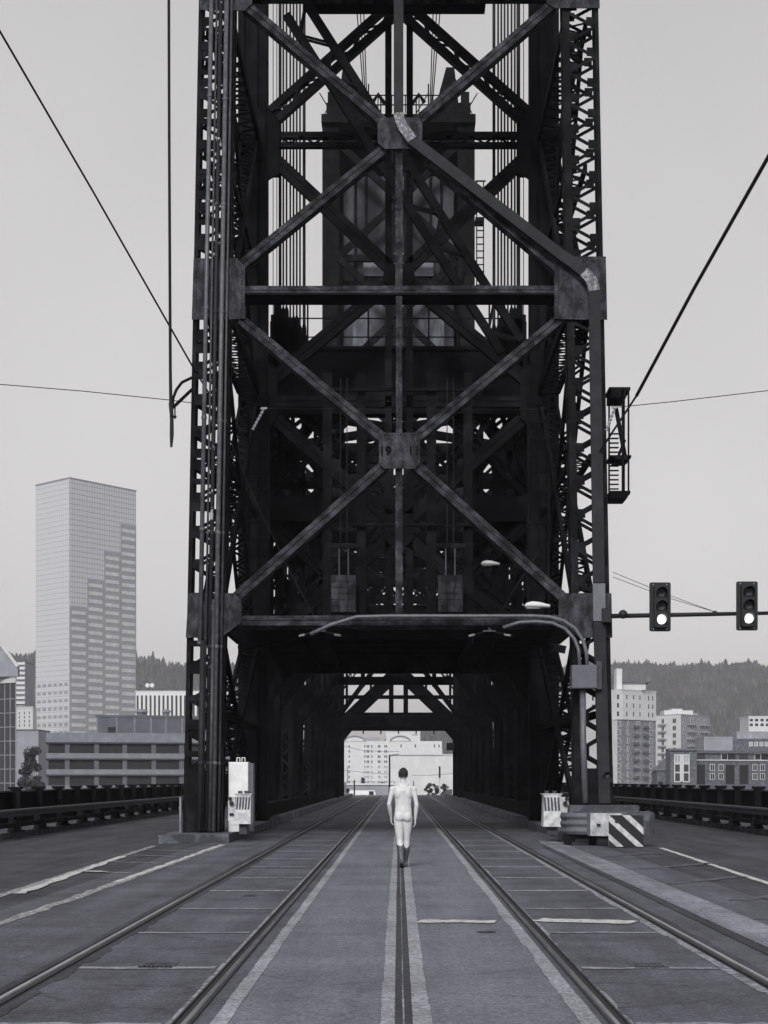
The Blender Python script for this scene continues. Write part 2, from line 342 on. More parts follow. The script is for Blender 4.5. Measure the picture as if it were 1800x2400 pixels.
# pale raised strip to the right of the tracks, with its dark groove
bm_ = MB(); pts = [(3.5+.02*0, 8), (4.0, 8), (4.12, 46), (4.05, 49.2), (3.85, 50.6), (3.66, 50.2), (3.56, 48)]
bm_.prism(pts, 'z', .0085, .018); struct(bm_.build('concrete_strip', M['strip']))
line('groove_strip', [(3.42, 8), (3.47, 46)], .1, .012, M['joint'], .01, seed=7)
# kerb islands at the tower legs and running kerbs under the bridge
for k in (-1, 1):
    pts = [(k*4.3, 48.6), (k*6.0, 48.0 if k < 0 else 49.4), (k*6.0, 70), (k*4.3, 70)]
    struct(MB().prism(pts, 'z', .004, .22).build('kerb', M['concrete']))
    struct(MB().bx(min(k*4.3, k*4.75), max(k*4.3, k*4.75), 70.05, CREST-.6, .004, .26).build('kerb', M['kerb']))
# drain covers and small patches
def grate(x, y, w, label):
    t = thing('drain_grate', label, 'drain', (x, y, .01), 'drain grates between the rails')
    MB().bx(x-w/2, x+w/2, y-.24, y+.24, .0085, .014).build('frame', M['slab'], t)
    mb = MB()
    for i in range(7): mb.bx(x-w/2+.03+i*(w-.06)/6.5, x-w/2+.05+i*(w-.06)/6.5, y-.2, y+.2, .0142, .018)
    mb.build('bars', M['joint'], t)
grate(-2.08, 16.6, .30, 'slotted iron drain grate in the left track, nearest the camera')
grate(2.16, 16.6, .30, 'slotted iron drain grate in the right track, nearest the camera')
grate(-2.05, 26.4, .22, 'small dark drain grate farther along the left track')
tag(MB().prism([(.82,20.2),(.88,20.05),(.96,20.1),(1.02,20.15),(.98,20.3),(.9,20.26)], 'z', .0085, .018).build('debris', M['joint']), 'small dark patch of debris on the centre slab near the white stop bar', 'debris')
# rails
for x, gd, lab in ((-2.9, 1, 'outer left rail of the left track, polished and curving light'), (-1.4, -1, 'inner right rail of the left track beside the pale centre slab'),
                   (1.43, 1, 'inner left rail of the right track beside the pale centre slab'), (2.93, -1, 'outer right rail of the right track next to the pale concrete strip')):
    t = thing('tram_rail', lab, 'rail', (x, 20, 0), 'tram rails set in the roadway')
    MB().prism([(x-.022,.012),(x-.016,.03),(x+.014,.03),(x+.02,.012)], 'y', -5, CREST-.6).build('rail_head', M['rail'], t)
    xa, xb = sorted((x+gd*.023, x+gd*.068)); MB().bx(xa, xb, -5, CREST-.6, .0085, .016).build('flange_groove', M['black'], t)
    xa, xb = sorted((x+gd*.069, x+gd*.082)); MB().bx(xa, xb, -5, CREST-.6, .0085, .03).build('guard_lip', M['rail_side'], t)
    xa, xb = sorted((x-gd*.023, x-gd*.04)); MB().bx(xa, xb, -5, CREST-.6, .0085, .018).build('side_filler', M['rail_side'], t)

# ------------------------------------------------------------------ parapets and guard rails
for k, sd_ in ((-1, 'left'), (1, 'right')):
    t = thing('parapet', f'black steel parapet with capped posts along the {sd_} edge of the bridge', 'parapet', (k*12, 60, 0))
    MB().bx(k*12-.05, k*12+.05, 20, CREST, .2, 1.22).build('panel', M['steel_in'], t)
    MB().bx(k*12-.09, k*12+.09, 20, CREST, 1.222, 1.27).build('top_rail', M['pipe_lt'], t)
    y = 22.4
    pr = None
    while y < 180:
        if pr is None:
            mb = MB().bx(k*11.88-.15, k*11.88+.15, -.11, .11, .2, 1.30); mb.bx(k*11.88-.2, k*11.88+.2, -.18, .18, 1.30, 1.38)
           
            pr = mb.build('post', M['steel_in'], None); pr.parent = t; base = y
            pr.location = (-k*12, y-60, 0)
        else: copies(pr, [(-k*12, y-60, 0)], t)
        y += 3.72
    t = thing('guard_rail', f'dark two-bar steel guard rail on short posts along the {sd_} lane', 'guard rail', (k*10.4, 60, 0))
    x = k*10.4
    MB().tube([(x, 14, .74), (x, CREST, .74)], .07, 8).bx(x-.05, x+.05, 14, CREST, .60, .70).build('upper_bar', M['grey_dk'], t)
    MB().bx(x-.06, x+.06, 14, CREST, .20+.12, .44).build('lower_bar', M['steel'], t)
    pr = None; y = 15.0
    while y < 180:
        if pr is None:
            mb = MB().bx(x+k*.1-.09, x+k*.1+.09, -.11, .11, .18, .72); mb.beam((x+k*.06, 0, .5), (x-k*.0, .0, .19), .3, .14, (0,1,0)); mb.bx(x-.2,x+.2,-.2,.2,.18,.24)
            pr = mb.build('post', M['steel'], None); pr.parent = t; pr.location = (-x, y-60, 0)
        else: copies(pr, [(-x, y-60, 0)], t)
        y += 3.72

# ------------------------------------------------------------------ near tower
UP = Vector((0, -1, LEAN)).normalized()
TW = thing('bridge_tower', 'huge black steel lift tower with X bracing and a plate dated 1911, nearest', 'bridge tower', (0, 52, 0))
XI, XO, LD = 4.64, 5.66, .8
FI, FO = 4.42, 5.40
HT = 27.0
def laced_leg(k, zf, depth, h0, h1, root, label=None):
    mb = MB(); yb = depth
    for xx, yy, w in ((XO-.055, .1, .11), (XI+.1, .1, .2), (XO-.055, yb-.1, .10), (XI+.1, yb-.1, .2)):
        mb.beam((k*xx, zf(h0)+yy, h0), (k*xx, zf(h1)+yy, h1), w, .2)
    # riveted outer flange and foot plates
    mb.beam((k*(XI+XO)/2, zf(h0)+.02, h0), (k*(XI+XO)/2, zf(1.9)+.02, 1.9), XO-XI, .06)
    mb.beam((k*(XO-.02), zf(h0)+depth/2, h0), (k*(XO-.02), zf(1.9)+depth/2, 1.9), .05, depth)
    o = mb.build('leg', M['steel'], root)
    lc = MB(); per = .92
    for yy, n in ((.012, (0,-1,0)), (yb-.012, (0,1,0))):
        lc.lace((k*(XO-.1), zf(1.9)+yy, 1.9), (k*(XO-.1), zf(h1)+yy, h1), (k*(XI+.12), zf(1.9)+yy, 1.9), (k*(XI+.12), zf(h1)+yy, h1), per, .09, .024, n, double=False)
        h = 1.9
        while h < h1-.5:
            lc.beam((k*(XO-.24), zf(h)+yy, h-.12), (k*(XO-.24), zf(h)+yy, h+.12), .22, .03, n)
            lc.beam((k*(XI+.3), zf(h+.46)+yy, h+.34), (k*(XI+.3), zf(h+.46)+yy, h+.58), .22, .03, n); h += .92
    for xx in (XO-.012, XI+.012):
        lc.lace((k*xx, zf(1.9)+.1, 1.9), (k*xx, zf(h1)+.1, h1), (k*xx, zf(1.9)+yb-.1, 1.9), (k*xx, zf(h1)+yb-.1, h1), per, .08, .024, (1,0,0))
    lo = lc.build('lacing', M['steel'], o)
    return o
rl = [laced_leg(k, zr, LD, .2, HT, TW) for k in (-1, 1)]
# left leg carries batten plates on the outer half of its face
h = 2.2; i = 0
while h < HT-1:
    if not (5.3 < h < 7.6 or 13.8 < h < 16.2 or 22.6 < h < 24.2):
        hh = .26 if i % 2 else .16
        MB().beam((-XO+.34, zr(h)-.014, h), (-XO+.34, zr(h+hh)-.014, h+hh), .5, .03).build('batten_plate', M['steel'], rl[0])
    h += .74; i += 1
# gusset plates
def plate(name, pts, off, th, m, root, tf=Rp):
    mb = MB(); q = [tf(x, y, off) for x, y in pts]; r = [tf(x, y, off-th) for x, y in pts]; n = len(q)
    mb.add(q+r, [tuple(range(n)), tuple(range(2*n-1, n-1, -1))]+[(i, (i+1)%n, (i+1)%n+n, i+n) for i in range(n)])
    return mb.build(name, m, root)
plate('gusset_plate', [(419,560),(512,560),(530,578),(530,690),(480,692),(415,692)], .10, .05, M['steel_worn'], TW)
plate('gusset_plate', [(1308,556),(1212,556),(1197,575),(1197,690),(1250,692),(1311,692)], .10, .05, M['steel_worn'], TW)
plate('gusset_plate', [(408,1282),(505,1282),(522,1296),(522,1345),(477,1378),(402,1378)], .10, .05, M['steel_worn'], TW)
plate('gusset_plate', [(1320,1282),(1222,1282),(1206,1300),(1206,1345),(1250,1378),(1322,1378)], .10, .05, M['steel_worn'], TW)
plate('gusset_plate', [(434,-60),(545,-60),(545,10),(530,26),(432,24)], .10, .05, M['steel_worn'], TW)
plate('gusset_plate', [(1293,-60),(1180,-60),(1180,8),(1196,20),(1295,20)], .10, .05, M['steel_worn'], TW)
plate('gusset_plate', [(822,258),(905,258),(912,270),(912,312),(898,325),(830,325),(816,312),(816,270)], .16, .06, M['steel_worn'], TW)
gp = plate('gusset_plate', [(828,937),(900,937),(907,948),(907,1000),(896,1014),(830,1014),(819,1002),(819,948)], .16, .06, M['steel_worn'], TW)
gp['label'] = 'square centre plate with raised date numerals 19 and 11'
def numerals(txt, vx, vy, size, root):
    cu = bpy.data.curves.new('numerals', 'FONT'); cu.body = txt; cu.size = size; cu.extrude = .03; cu.align_x = 'CENTER'; cu.align_y = 'CENTER'; cu.offset = .004
    o = bpy.data.objects.new('tmp', cu); S.collection.objects.link(o); bpy.context.view_layer.update()
    me = bpy.data.meshes.new_from_object(o.evaluated_get(bpy.context.evaluated_depsgraph_get())); bpy.data.objects.remove(o)
    me.materials.clear(); me.materials.append(M['steel_in'])
    n = bpy.data.objects.new('date_numerals', me); S.collection.objects.link(n); n.parent = root
    p = Rp(vx, vy, .178); n.location = p-Vector(root['_w']); n.rotation_euler = (math.pi/2-math.atan(LEAN), 0, 0)
numerals('19', 832, 977, .34, gp); numerals('11', 894, 976, .34, gp)
# rivets on the plates
def rivets(x0, x1, y0, y1, nx, ny, root, off):
    mb = MB(); ps = set()
    for i in range(nx): ps |= {(x0+(x1-x0)*i/(nx-1), y0), (x0+(x1-x0)*i/(nx-1), y1)}
    for i in range(ny): ps |= {(x0, y0+(y1-y0)*i/(ny-1)), (x1, y0+(y1-y0)*i/(ny-1))}
    for x, y in ps: mb.sphere(Rp(x, y, off), .018, 5, 4)
    mb.build('rivets', M['steel'], root)
rivets(824, 902, 942, 1009, 14, 12, gp, .16)
gps = [o for o in TW.children if o.name.startswith('gusset_plate')]
rivets(425, 522, 566, 686, 14, 18, gps[0], .10); rivets(1205, 1303, 566, 686, 14, 18, gps[1], .10)
# bracing on the rear (near) face
def br(a, b, w=.28, d=.34, m='steel_brace', name='diagonal_brace', root=TW):
    return MB().brace(a, b, w, d, UP).build(name, M[m], root)
br(Rp(520,690), Rp(832,950)); br(Rp(1207,690), Rp(894,950))
br(Rp(508,1292), Rp(832,1002)); br(Rp(1218,1292), Rp(896,1002))
br(Rp(530,10), Rp(832,266)); br(Rp(1193,10), Rp(896,266))
br(Rp(518,575), Rp(836,316)); br(Rp(1207,580), Rp(893,316))
br(Rp(862,322), Rp(862,620), .2, .25, name='centre_post'); br(Rp(862,640), Rp(862,940), .17, .25, name='centre_post'); br(Rp(862,1010), Rp(862,1334), .19, .25, name='centre_post')
br(Rp(862,-80), Rp(862,260), .2, .25, name='centre_post')
br(Rp(520,628), Rp(1205,627), .26, .5, name='horizontal_strut')
br(Rp(515,1341), Rp(1212,1340), .27, .55, name='portal_strut')
MB().beam(Rp(530,640,-.28), Rp(1200,640,-.28), .06, .7, UP).build('tie_plate', M['steel_in'], TW)
br(Rp(500,-22), Rp(1200,-22), .3, .5, name='horizontal_strut')
# portal knees behind the strut
MB().brace(V(515,1404,55.5), V(715,1352,55.5), .22, .2).build('knee_brace', M['steel'], TW); MB().brace(V(1222,1404,55.5), V(1000,1352,55.5), .22, .2).build('knee_brace', M['steel'], TW)
# front face legs (next to the lift span): solid plated
YF = 64.5
for k in (-1, 1):
    mb = MB().bx(min(k*FI,k*FO), max(k*FI,k*FO), YF+.1, YF+.9, .2, HT+2)
    for xx in (FI+.1, FI+.42, FO-.12): mb.bx(k*xx-.1, k*xx+.1, YF-.02, YF+.1, .2, HT+2)
    for hh in (6.0, 14.2, 22.4): mb.bx(min(k*(FI+.05),k*(FO-.3)), max(k*(FI+.05),k*(FO-.3)), YF-.06, YF-.02, hh, hh+1.8)
    mb.bx(k*(FI-.22)-.22, k*(FI-.22)+.22, YF+.05, YF+.25, 22.0-.1, 24.2); mb.bx(k*(FI-.16)-.16, k*(FI-.16)+.16, YF+.05, YF+.25, 13.6, 15.4)
    mb.build('leg', M['steel_in'], TW)
def fb(a, b, w=.36, d=.4, name='diagonal_brace', m='steel', laced=False):
    mb = MB(); p, q = V(*a, YF), V(*b, YF)
    (mb.laced(p, q, w, d, per=1.2, ch=w*.36) if laced else mb.brace(p, q, w, d)); return mb.build(name, M[m], TW)
for k in (-1, 1):
    mx = lambda x: 862+k*(862-x) if k > 0 else x
    fb((mx(592),250), (mx(850),20), .62, .4, laced=True); fb((mx(596),345), (mx(840),575), .42)
    fb((mx(590),818), (mx(838),612), .42); fb((mx(596),905), (mx(842),1120), .42, m='steel'); fb((mx(842),1165), (mx(620),1345), .42, m='steel')
    fb((mx(839),-60), (mx(839),1340), .22, .3, name='centre_post'); 
fb((590,291), (1135,291), .2, .3, name='horizontal_strut'); fb((590,312), (1135,312), .16, .3, name='horizontal_strut')
fb((590,867), (1135,867), .38, .5, name='horizontal_strut', m='steel')
MB().lace(V(600,294,YF), V(1125,294,YF), V(600,310,YF), V(1125,310,YF), .8, .06, .05, (0,-1,0)).build('lacing', M['steel_in'], TW)
def plF(pts, m='steel_in'):
    tf = lambda x, y, o: V(x, y, YF-.06)-Vector((0, o, 0)); return plate('gusset_plate', pts, .06, .05, M[m], TW, tf)
plF([(832,570),(892,570),(897,600),(880,625),(845,625),(827,600)]); plF([(836,1112),(888,1112),(893,1130),(893,1165),(878,1180),(846,1180),(832,1165),(832,1130)], 'steel')
plF([(578,785),(600,800),(600,905),(578,925)]); plF([(1147,785),(1125,800),(1125,905),(1147,925)])
plF([(578,232),(604,240),(604,375),(578,392)]); plF([(1147,232),(1121,240),(1121,375),(1147,392)])
# side faces: struts and crossed diagonals between the two pairs of legs, and plan bracing
LV = [6.3, 14.7, 23.2]
for k in (-1, 1):
    x = k*5.05
    def sb(p, q, w, d, nm, per=.8):
        p, q = Vector(p), Vector(q); n = (q-p).normalized().cross(Vector((1,0,0))).normalized()
        MB().laced(p, q, w, d, n, per, .1, .07).build(nm, M['steel_in'], TW)
    prev = .4
    for hh in LV:
        sb((x, zr(hh)+LD, hh), (x, YF, hh), .75, .3, 'side_strut')
        sb((x-k*.05, zr(prev)+LD, prev+.3), (x-k*.05, YF, hh-.3), .62, .3, 'side_diagonal'); sb((x+k*.02, zr(hh)+LD, hh-.3), (x+k*.02, YF, prev+.3), .5, .24, 'side_diagonal')
        hm_ = (prev+hh)/2; sb((x, zr(hm_)+LD, hm_), (x, YF, hm_), .6, .2, 'side_strut', .7); prev = hh
# machinery floor hung over the roadway inside the tower, with its long beams
mb = MB().bx(-4.3, 4.3, 53.6, 64.2, 5.95, 6.12)
for yy in (54.5, 57, 59.5, 62): mb.bx(-4.35, 4.35, yy-.12, yy+.12, 5.6, 5.948)
mb.build('machinery_floor', M['steel_in'], TW)
for k in (-1, 1):
    MB().bx(k*2.3-.32, k*2.3-.27, 52.0, 64.2, 5.28, 5.6).bx(k*2.3+.27, k*2.3+.32, 52.0, 64.2, 5.28, 5.6).bx(k*2.3-.26, k*2.3+.26, 52.0, 64.2, 5.46, 5.6).build('hanging_beam', M['steel_in'], TW)
# front portal strut with haunches
mb = MB().prism([(-4.35,6.2),(4.35,6.2),(4.35,4.1),(3.5,5.15),(-3.5,5.15),(-4.35,4.1)], 'y', 64.1, 64.4); mb.bx(-4.3,4.3,64.0,64.45,6.2,6.4)
mb.build('portal_strut', M['steel'], TW)
# guide columns for the small weights, cross beams
for x in (-2.22, -1.17, 1.02, 2.17):
    MB().bx(x-.14, x+.14, 59.9, 60.15, 6.6, 14.3).build('guide_column', M['steel'], TW)
for hh in (13.75, 9.55):
    MB().bx(-2.45, 2.45, 59.7, 59.85, hh-.05, hh+.05).build('guide_crossbeam', M['steel_in'], TW)
# long inclined laced strut crossing the upper tower
MB().laced(V(640,20,59), V(1105,750,59), .95, .3, (0,-1,0), 1.5, .24, .08).build('inclined_strut', M['steel_in'], TW)
# ladders on the inner faces of the rear legs
for k in (-1, 1):
    mb = MB(); x = k*4.15
    for q in (-.3, .3): mb.bx(x+q-.03, x+q+.03, 56.9, 57, 5, 13)
    for i in range(16): mb.bx(x-.3, x+.3, 56.93, 56.99, 5.2+i*.5, 5.26+i*.5)
    mb.build('ladder', M['steel_in'], TW)

# ------------------------------------------------------------------ counterweights hung in the tower
def weight(x, lab):
    t = thing('small_counterweight', lab, 'counterweight', (x, 59.3, 6.5), 'small hanging counterweights')
    mb = MB()
    for i in range(3):
        for j in range(6):
            mb.bx(x-.38+i*.255, x-.38+i*.255+.245, 58.9, 59.55, 6.75+j*.19, 6.75+j*.19+.18)
    mb.build('weight_blocks', M['steel_worn'], t)
    for q in (-.14, .14): MB().tube([(x+q, 59.25, 7.9), (x+q, 59.25, 8.75)], .02, 6).build('hanger_rod', M['pipe_lt'], t)
    MB().bx(x-.5, x+.5, 59.2, 59.35, 8.75, 8.9).build('hanger_beam', M['steel'], t)
    for q in (-.1, .1): MB().tube([(x+q, 59.27, 8.9), (x+q, 59.27, 14)], .015, 5).build('hanger_cable', M['cable'], t)
weight(-1.69, 'block counterweight on rods hanging left of the centre post above the roadway'); weight(1.6, 'block counterweight on rods hanging right of the centre post above the roadway')
t = thing('main_counterweight', 'broad black counterweight at the top of the near tower', 'counterweight', (0, 57.5, 24))
MB().bx(-2.75, 2.7, 56.5, 60.2, 25.6, 31).bx(-3.7, 3.9, 56.8, 60, 25.95, 30.5).build('concrete_block', M['steel_in'], t)
# lifting ropes with their sockets
YR = 66.3
def rope(x, h0, r, sock, lab, grp):
    t = thing('lifting_rope', lab, 'wire rope', (x, YR, h0), grp)
    MB().tube([(x, YR, h0), (x, YR, 32)], r, 6).build('rope', M['cable'], t)
    MB().tube([(x, YR, h0-.1), (x, YR, h0+.25), (x, YR, h0+sock)], [.09, .085, r], 6).bx(x-.1, x+.1, YR-.1, YR+.1, 15.8, h0).build('socket', M['steel_in'], t)
ROPEX = [605, 612, 619, 627, 634, 641, 648, 657]
for i, vx in enumerate(ROPEX):
    x = (vx*K-VX)*YR/F; hh = 17.5-.1*i+.12*((i*37)%3)
    rope(x, hh, .033 if 0 < i < 7 else .055, .4, 'vertical steel lifting rope in the bundle left of the centre tower', 'left bundle of lifting ropes')
    vx2 = 1724-vx+0; x2 = (vx2*K-VX)*YR/F
    rope(x2, hh, .033 if 0 < i < 7 else .055, .4, 'vertical steel lifting rope in the bundle right of the centre tower', 'right bundle of lifting ropes')
for vx in (590, 598, 1123, 1131):
    x = (vx*K-VX)*YR/F; rope(x, 18.2 if vx in (598, 1123) else 17.4, .014, .2, 'thin cable beside the lifting ropes, '+('left' if vx < 862 else 'right')+' side', ('left' if vx < 862 else 'right')+' thin cables')

# ------------------------------------------------------------------ lift span
LS = thing('lift_span', 'black steel through-truss lift span tunnelling away over the tracks', 'bridge span', (0, 100, 0))
Y0, Y1, NP = 67.2, 138.0, 8
ys = [Y0+(Y1-Y0)*i/NP for i in range(NP+1)]
TOP = 16.3; XC = 4.98
for k in (-1, 1):
    MB().bx(k*XC-.3, k*XC+.3, Y0, Y1, TOP-.3, TOP+.3).build('top_chord', M['steel_in'], LS)
    MB().bx(k*XC-.3, k*XC+.3, Y0, Y1, .1, .75).build('bottom_chord', M['steel_in'], LS)
    for i, y in enumerate(ys):
        mb = MB(); mb.laced((k*XC, y, .75), (k*XC, y, TOP-.3), .62, .5, (0,-1,0), .9, .2, .1); mb.build('post', M['steel_in'], LS)
    for i in range(NP):
        a, b = (ys[i], ys[i+1]) if i < NP/2 else (ys[i+1], ys[i])
        MB().laced((k*XC, a, .75), (k*XC, b, TOP-.3), .55, .45, (1,0,0), 1.0, .18, .1).build('truss_diagonal', M['steel_in'], LS)
        MB().laced((k*XC, (a+b)/2, 8.5), (k*XC, a if i % 2 else b, .75), .4, .3, (1,0,0), .9, .13, .08).build('sub_diagonal', M['steel_in'], LS)
for i, y in enumerate(ys):
    mb = MB()
    mb.beam((-XC,y,TOP-.1),(XC,y,TOP-.1),.5,.35); mb.beam((-XC,y,11.2),(XC,y,11.2),.4,.35); 
    if i in (0,1,4,7): mb.beam((-XC,y,6.0),(XC,y,6.0),.2 if i else .4,.25)
    for k in (-1, 1):
        mb.laced((k*XC,y,11.2),(0,y,TOP-.3),.4,.3,(0,-1,0),1,.12); mb.laced((0,y,11.2),(k*XC,y,TOP-.3),.4,.3,(0,-1,0),1,.12)
        if i == 0:
            mb.laced((k*XC,y,6.4),(0,y,11),.4,.3,(0,-1,0),1,.12); mb.laced((0,y,6.4),(k*XC,y,11),.34,.3,(0,-1,0),1,.12)
            mb.beam((k*1.2,y,5.9),(k*1.2,y,TOP),.24,.22)
        elif i in (2, 5):
            mb.laced((k*3.9,y,6.1),(k*.2,y,10.9),.3,.16,(0,-1,0),.5,.08,.06); mb.beam((k*1.6,y,6.0),(k*1.6,y,11),.14,.14); mb.beam((k*3.0,y,6.0),(k*3.0,y,11),.14,.14); mb.beam((0,y,9.2-.01*k),(k*XC,y,9.2),.16,.14)
        elif i in (3, 6): mb.beam((k*3.7,y,5.6),(k*.7,y,9.6),.3,.22); mb.beam((k*.5,y,6),(k*.5,y,11),.2,.2); mb.beam((k*2.2,y,7.4),(k*2.2,y,11),.2,.2)
        MB().prism([(k*XC,4.1),(k*XC,5.78),(k*3.5,5.78)], 'y', y-.06, y+.06).beam((k*XC,y,4.2),(k*3.5,y,5.9),.24,.3).build('knee_plate', M['steel_in'], LS)
    mb.build('sway_frame', M['steel_in'], LS)
for i in range(NP):
    for k in (-1, 1):
        MB().beam((k*XC,ys[i],TOP),( -k*XC,ys[i+1],TOP+.02*k),.42,.3,(0,0,1)).build('top_lateral', M['steel_in'], LS)
    for x in (-2.5, 0, 2.5): MB().bx(x-.15, x+.15, ys[i]+.2, ys[i+1]-.2, TOP-.15, TOP+.15).build('top_stringer', M['steel_in'], LS)
mb = MB().bx(-5.2, 5.2, 66.6, 67.1, 14.3, 16.5); mb.bx(-5.3,5.3,66.5,67.15,16.5,16.62); mb.bx(-5.2,5.2,66.9,67.1,10.6,11.5); 
mb.build('lifting_girder', M['steel_in'], LS)
mb = MB()
for hh in (16.95, 17.6, 18.1): mb.bx(-4.2, 4.2, 66.58, 66.62, hh-.02, hh+.02)
for i in range(9): mb.bx(-4.2+i*1.05-.03, -4.2+i*1.05+.03, 66.57, 66.63, 16.62, 18.15)
mb.build('walkway_railing', M['steel_in'], LS)
# dark siding and boxes hung on the end frame, gantry for the contact wires
for k in (-1, 1):
    mb = MB()
    for xx in (2.75, 3.55, 4.3): mb.laced((k*xx,67.9,6.2),(k*xx,67.9,15.2),.5,.3,(0,-1,0),.55,.13,.1)
    for i in range(7): mb.beam((k*2.4,67.9,6.6+i*1.35),(k*4.7,67.9,6.6+i*1.35),.22,.3)
    for i in range(3): mb.beam((k*2.5,68.3,6.4+i*2.9),(k*4.6,68.3,9.3+i*2.9),.4,.2); mb.beam((k*4.6,68.3,6.4+i*2.9),(k*2.5,68.3,9.3+i*2.9),.4,.24)
    mb.build('end_lattice', M['steel_in'], LS)
MB().tube([V(745,1443,70), V(800,1436,70), V(860,1433,70), V(930,1437,70), V(962,1444,70)], .03, 6).build('wire_hoop', M['pipe_lt'], LS)
MB().bx(-2.2, 2.0, 69.9, 70.1, 5.05, 5.35).build('portal_crossbar', M['steel_in'], LS)

# ------------------------------------------------------------------ far tower
FT = thing('far_bridge_tower', 'distant black lift tower at the far end of the span, seen through the near tower', 'bridge tower', (0, 146, 0))
for k in (-1, 1):
    for yy in (141, 153):
        mb = MB().bx(min(k*4.35,k*5.6), max(k*4.35,k*5.6), yy, yy+.9, .2, 49.5); mb.bx(k*4.6-.14,k*4.6+.14,yy-.1,yy,.2,49.5); mb.bx(k*5.4-.14,k*5.4+.14,yy-.1,yy,.2,49.5)
        mb.build('leg', M['steel_in'], FT)
lv = [5.6, 14.2, 22.8, 31.4, 40.0, 48.4]
for yy in (141, 153.2):
    for a, b in zip(lv[:-1], lv[1:]):
        for k in (-1, 1): MB().beam((-k*4.5,yy+.2+.16*k,a),(k*4.5,yy+.2+.16*k,b),.5,.3).build('diagonal_brace', M['steel_in'], FT)
        MB().beam((-4.5,yy+.55,b),(4.5,yy+.55,b),.5,.4).build('horizontal_strut', M['steel_in'], FT)
    for x in (-.55, .55): MB().bx(x-.16, x+.16, yy+.6, yy+.8, 5.6, 48).build('centre_post', M['steel_in'], FT)
for k in (-1, 1):
    for a, b in zip([.4]+lv[:-1], lv):
        MB().beam((k*5,141.9,a),(k*5,153,b),.45,.4,(1,0,0)).build('side_diagonal', M['steel_in'], FT); MB().beam((k*5.1,141.9,b),(k*5.1,153,a),.45,.3,(1,0,0)).build('side_diagonal', M['steel_in'], FT)
mb = MB().prism([(-4.4,6.6),(4.4,6.6),(4.4,4.6),(3.7,5.45),(-3.7,5.45),(-4.4,4.6)], 'y', 152.2, 152.6); mb.build('portal_strut', M['steel_in'], FT)
mb = MB().prism([(-4.4,6.3),(4.4,6.3),(4.4,4.4),(3.8,5.5),(-3.8,5.5),(-4.4,4.4)], 'y', 140.3, 140.6); mb.build('portal_strut', M['steel_in'], FT)
mb = MB()
for i in range(5): mb.bx(-2.8+i*1.4-.05,-2.8+i*1.4+.05,152.3,152.5,5.2,5.449)
mb.build('drip_lugs', M['steel_in'], FT)
mb = MB().bx(-5.65,5.65,140.5,155,49.7,50.3); mb.bx(-5.3,-2.6,141,143,50.3,51.3); mb.bx(2.6,5.3,141,143,50.3,51.3)
mb.prism([(-4.4,51.3),(-2.8,51.3),(-3.5,53.9),(-4.1,53.9)],'y',141,142); mb.prism([(4.4,51.3),(2.8,51.3),(3.5,53.9),(4.1,53.9)],'y',141,142)
mb.build('machinery_deck', M['steel_in'], FT)
for k in (-1, 1):
    mb = MB()
    for i in range(5): mb.bx(k*(1.3+i*.9)-.05, k*(1.3+i*.9)+.05, 140.9, 141, 50.3, 51.6+.35*((i*3)%4)); mb.beam((k*(1.3+i*.9),141,50.5),(k*(2.2+i*.9),141,52-.3*(i%2)),.07,.07)
    mb.tube([(k*1.0,141,51.2),(k*1.5,141,51.9),(k*1.9,141,51.3)], .16, 6); mb.bx(k*4.9-.3,k*4.9+.3,141,142,51.3,52.1); mb.beam((k*5.5,141,50.3),(k*3.8,141,53.8),.06,.06); mb.build('hoist_frame', M['steel_in'], FT)
    for q in (.0, .25, .5): MB().tube([(k*(2.3+q*.3),141,50.6),(k*(2.55+q),141,58)], .045, 5).build('hoist_cable', M['cable'], FT)
mb = MB()
for hh in (51.0, 51.7): mb.bx(-3.5,3.5,140.6,140.66,hh-.04,hh+.04)
for i in range(8): mb.bx(-3.5+i-.04,-3.5+i+.04,140.6,140.66,50.4,51.75)
mb.build('deck_railing', M['steel_in'], FT)
mb = MB().bx(5.65,6.4,141,142.4,37.6,37.9).bx(5.65,6.3,141,142.4,42.6,42.9)
for z0_, z1_ in ((37.9, 42.6),):
    for q in (5.75, 6.25): mb.bx(q-.04,q+.04,141.1,141.2,z0_,z1_+3)
    for i in range(10): mb.bx(5.7,6.3,141.1,141.18,z0_+i*.5,z0_+i*.5+.08)
mb.bx(5.65,6.4,141,141.1,45.5,45.6); mb.build('ladder', M['steel_in'], FT)
t = thing('far_counterweight', 'weather-streaked concrete counterweight high in the distant tower', 'counterweight', (0, 146, 30))
M['cw'] = mat('streaked concrete', .03, .85, .3, .35, .2, v2=.11, lo=.42, hi=.72, stretch=(1,1,.35))
MB().bx(-4.1,4.1,143,150,31,46.5).build('concrete_block', M['cw'], t)
mb = MB()
for x in (-3.2,-2.4,2.4,3.2): mb.bx(x-.1,x+.1,142.85,143,31,46.5)
mb.bx(-4.1,4.1,142.8,142.99,38.2,38.7); mb.build('ribs', M['steel_in'], t)
MB().bx(-2.6,2.6,142.6,142.78,39.0,40.7).build('pale_panel', M['conc_lt'], t)
MB().bx(-3.4,3.4,142.72,142.98,32.2,37.4).build('streaked_panel', mat('streaked panel', .05, .85, .2, .6, v2=.16, stretch=(1,1,.3)), t)

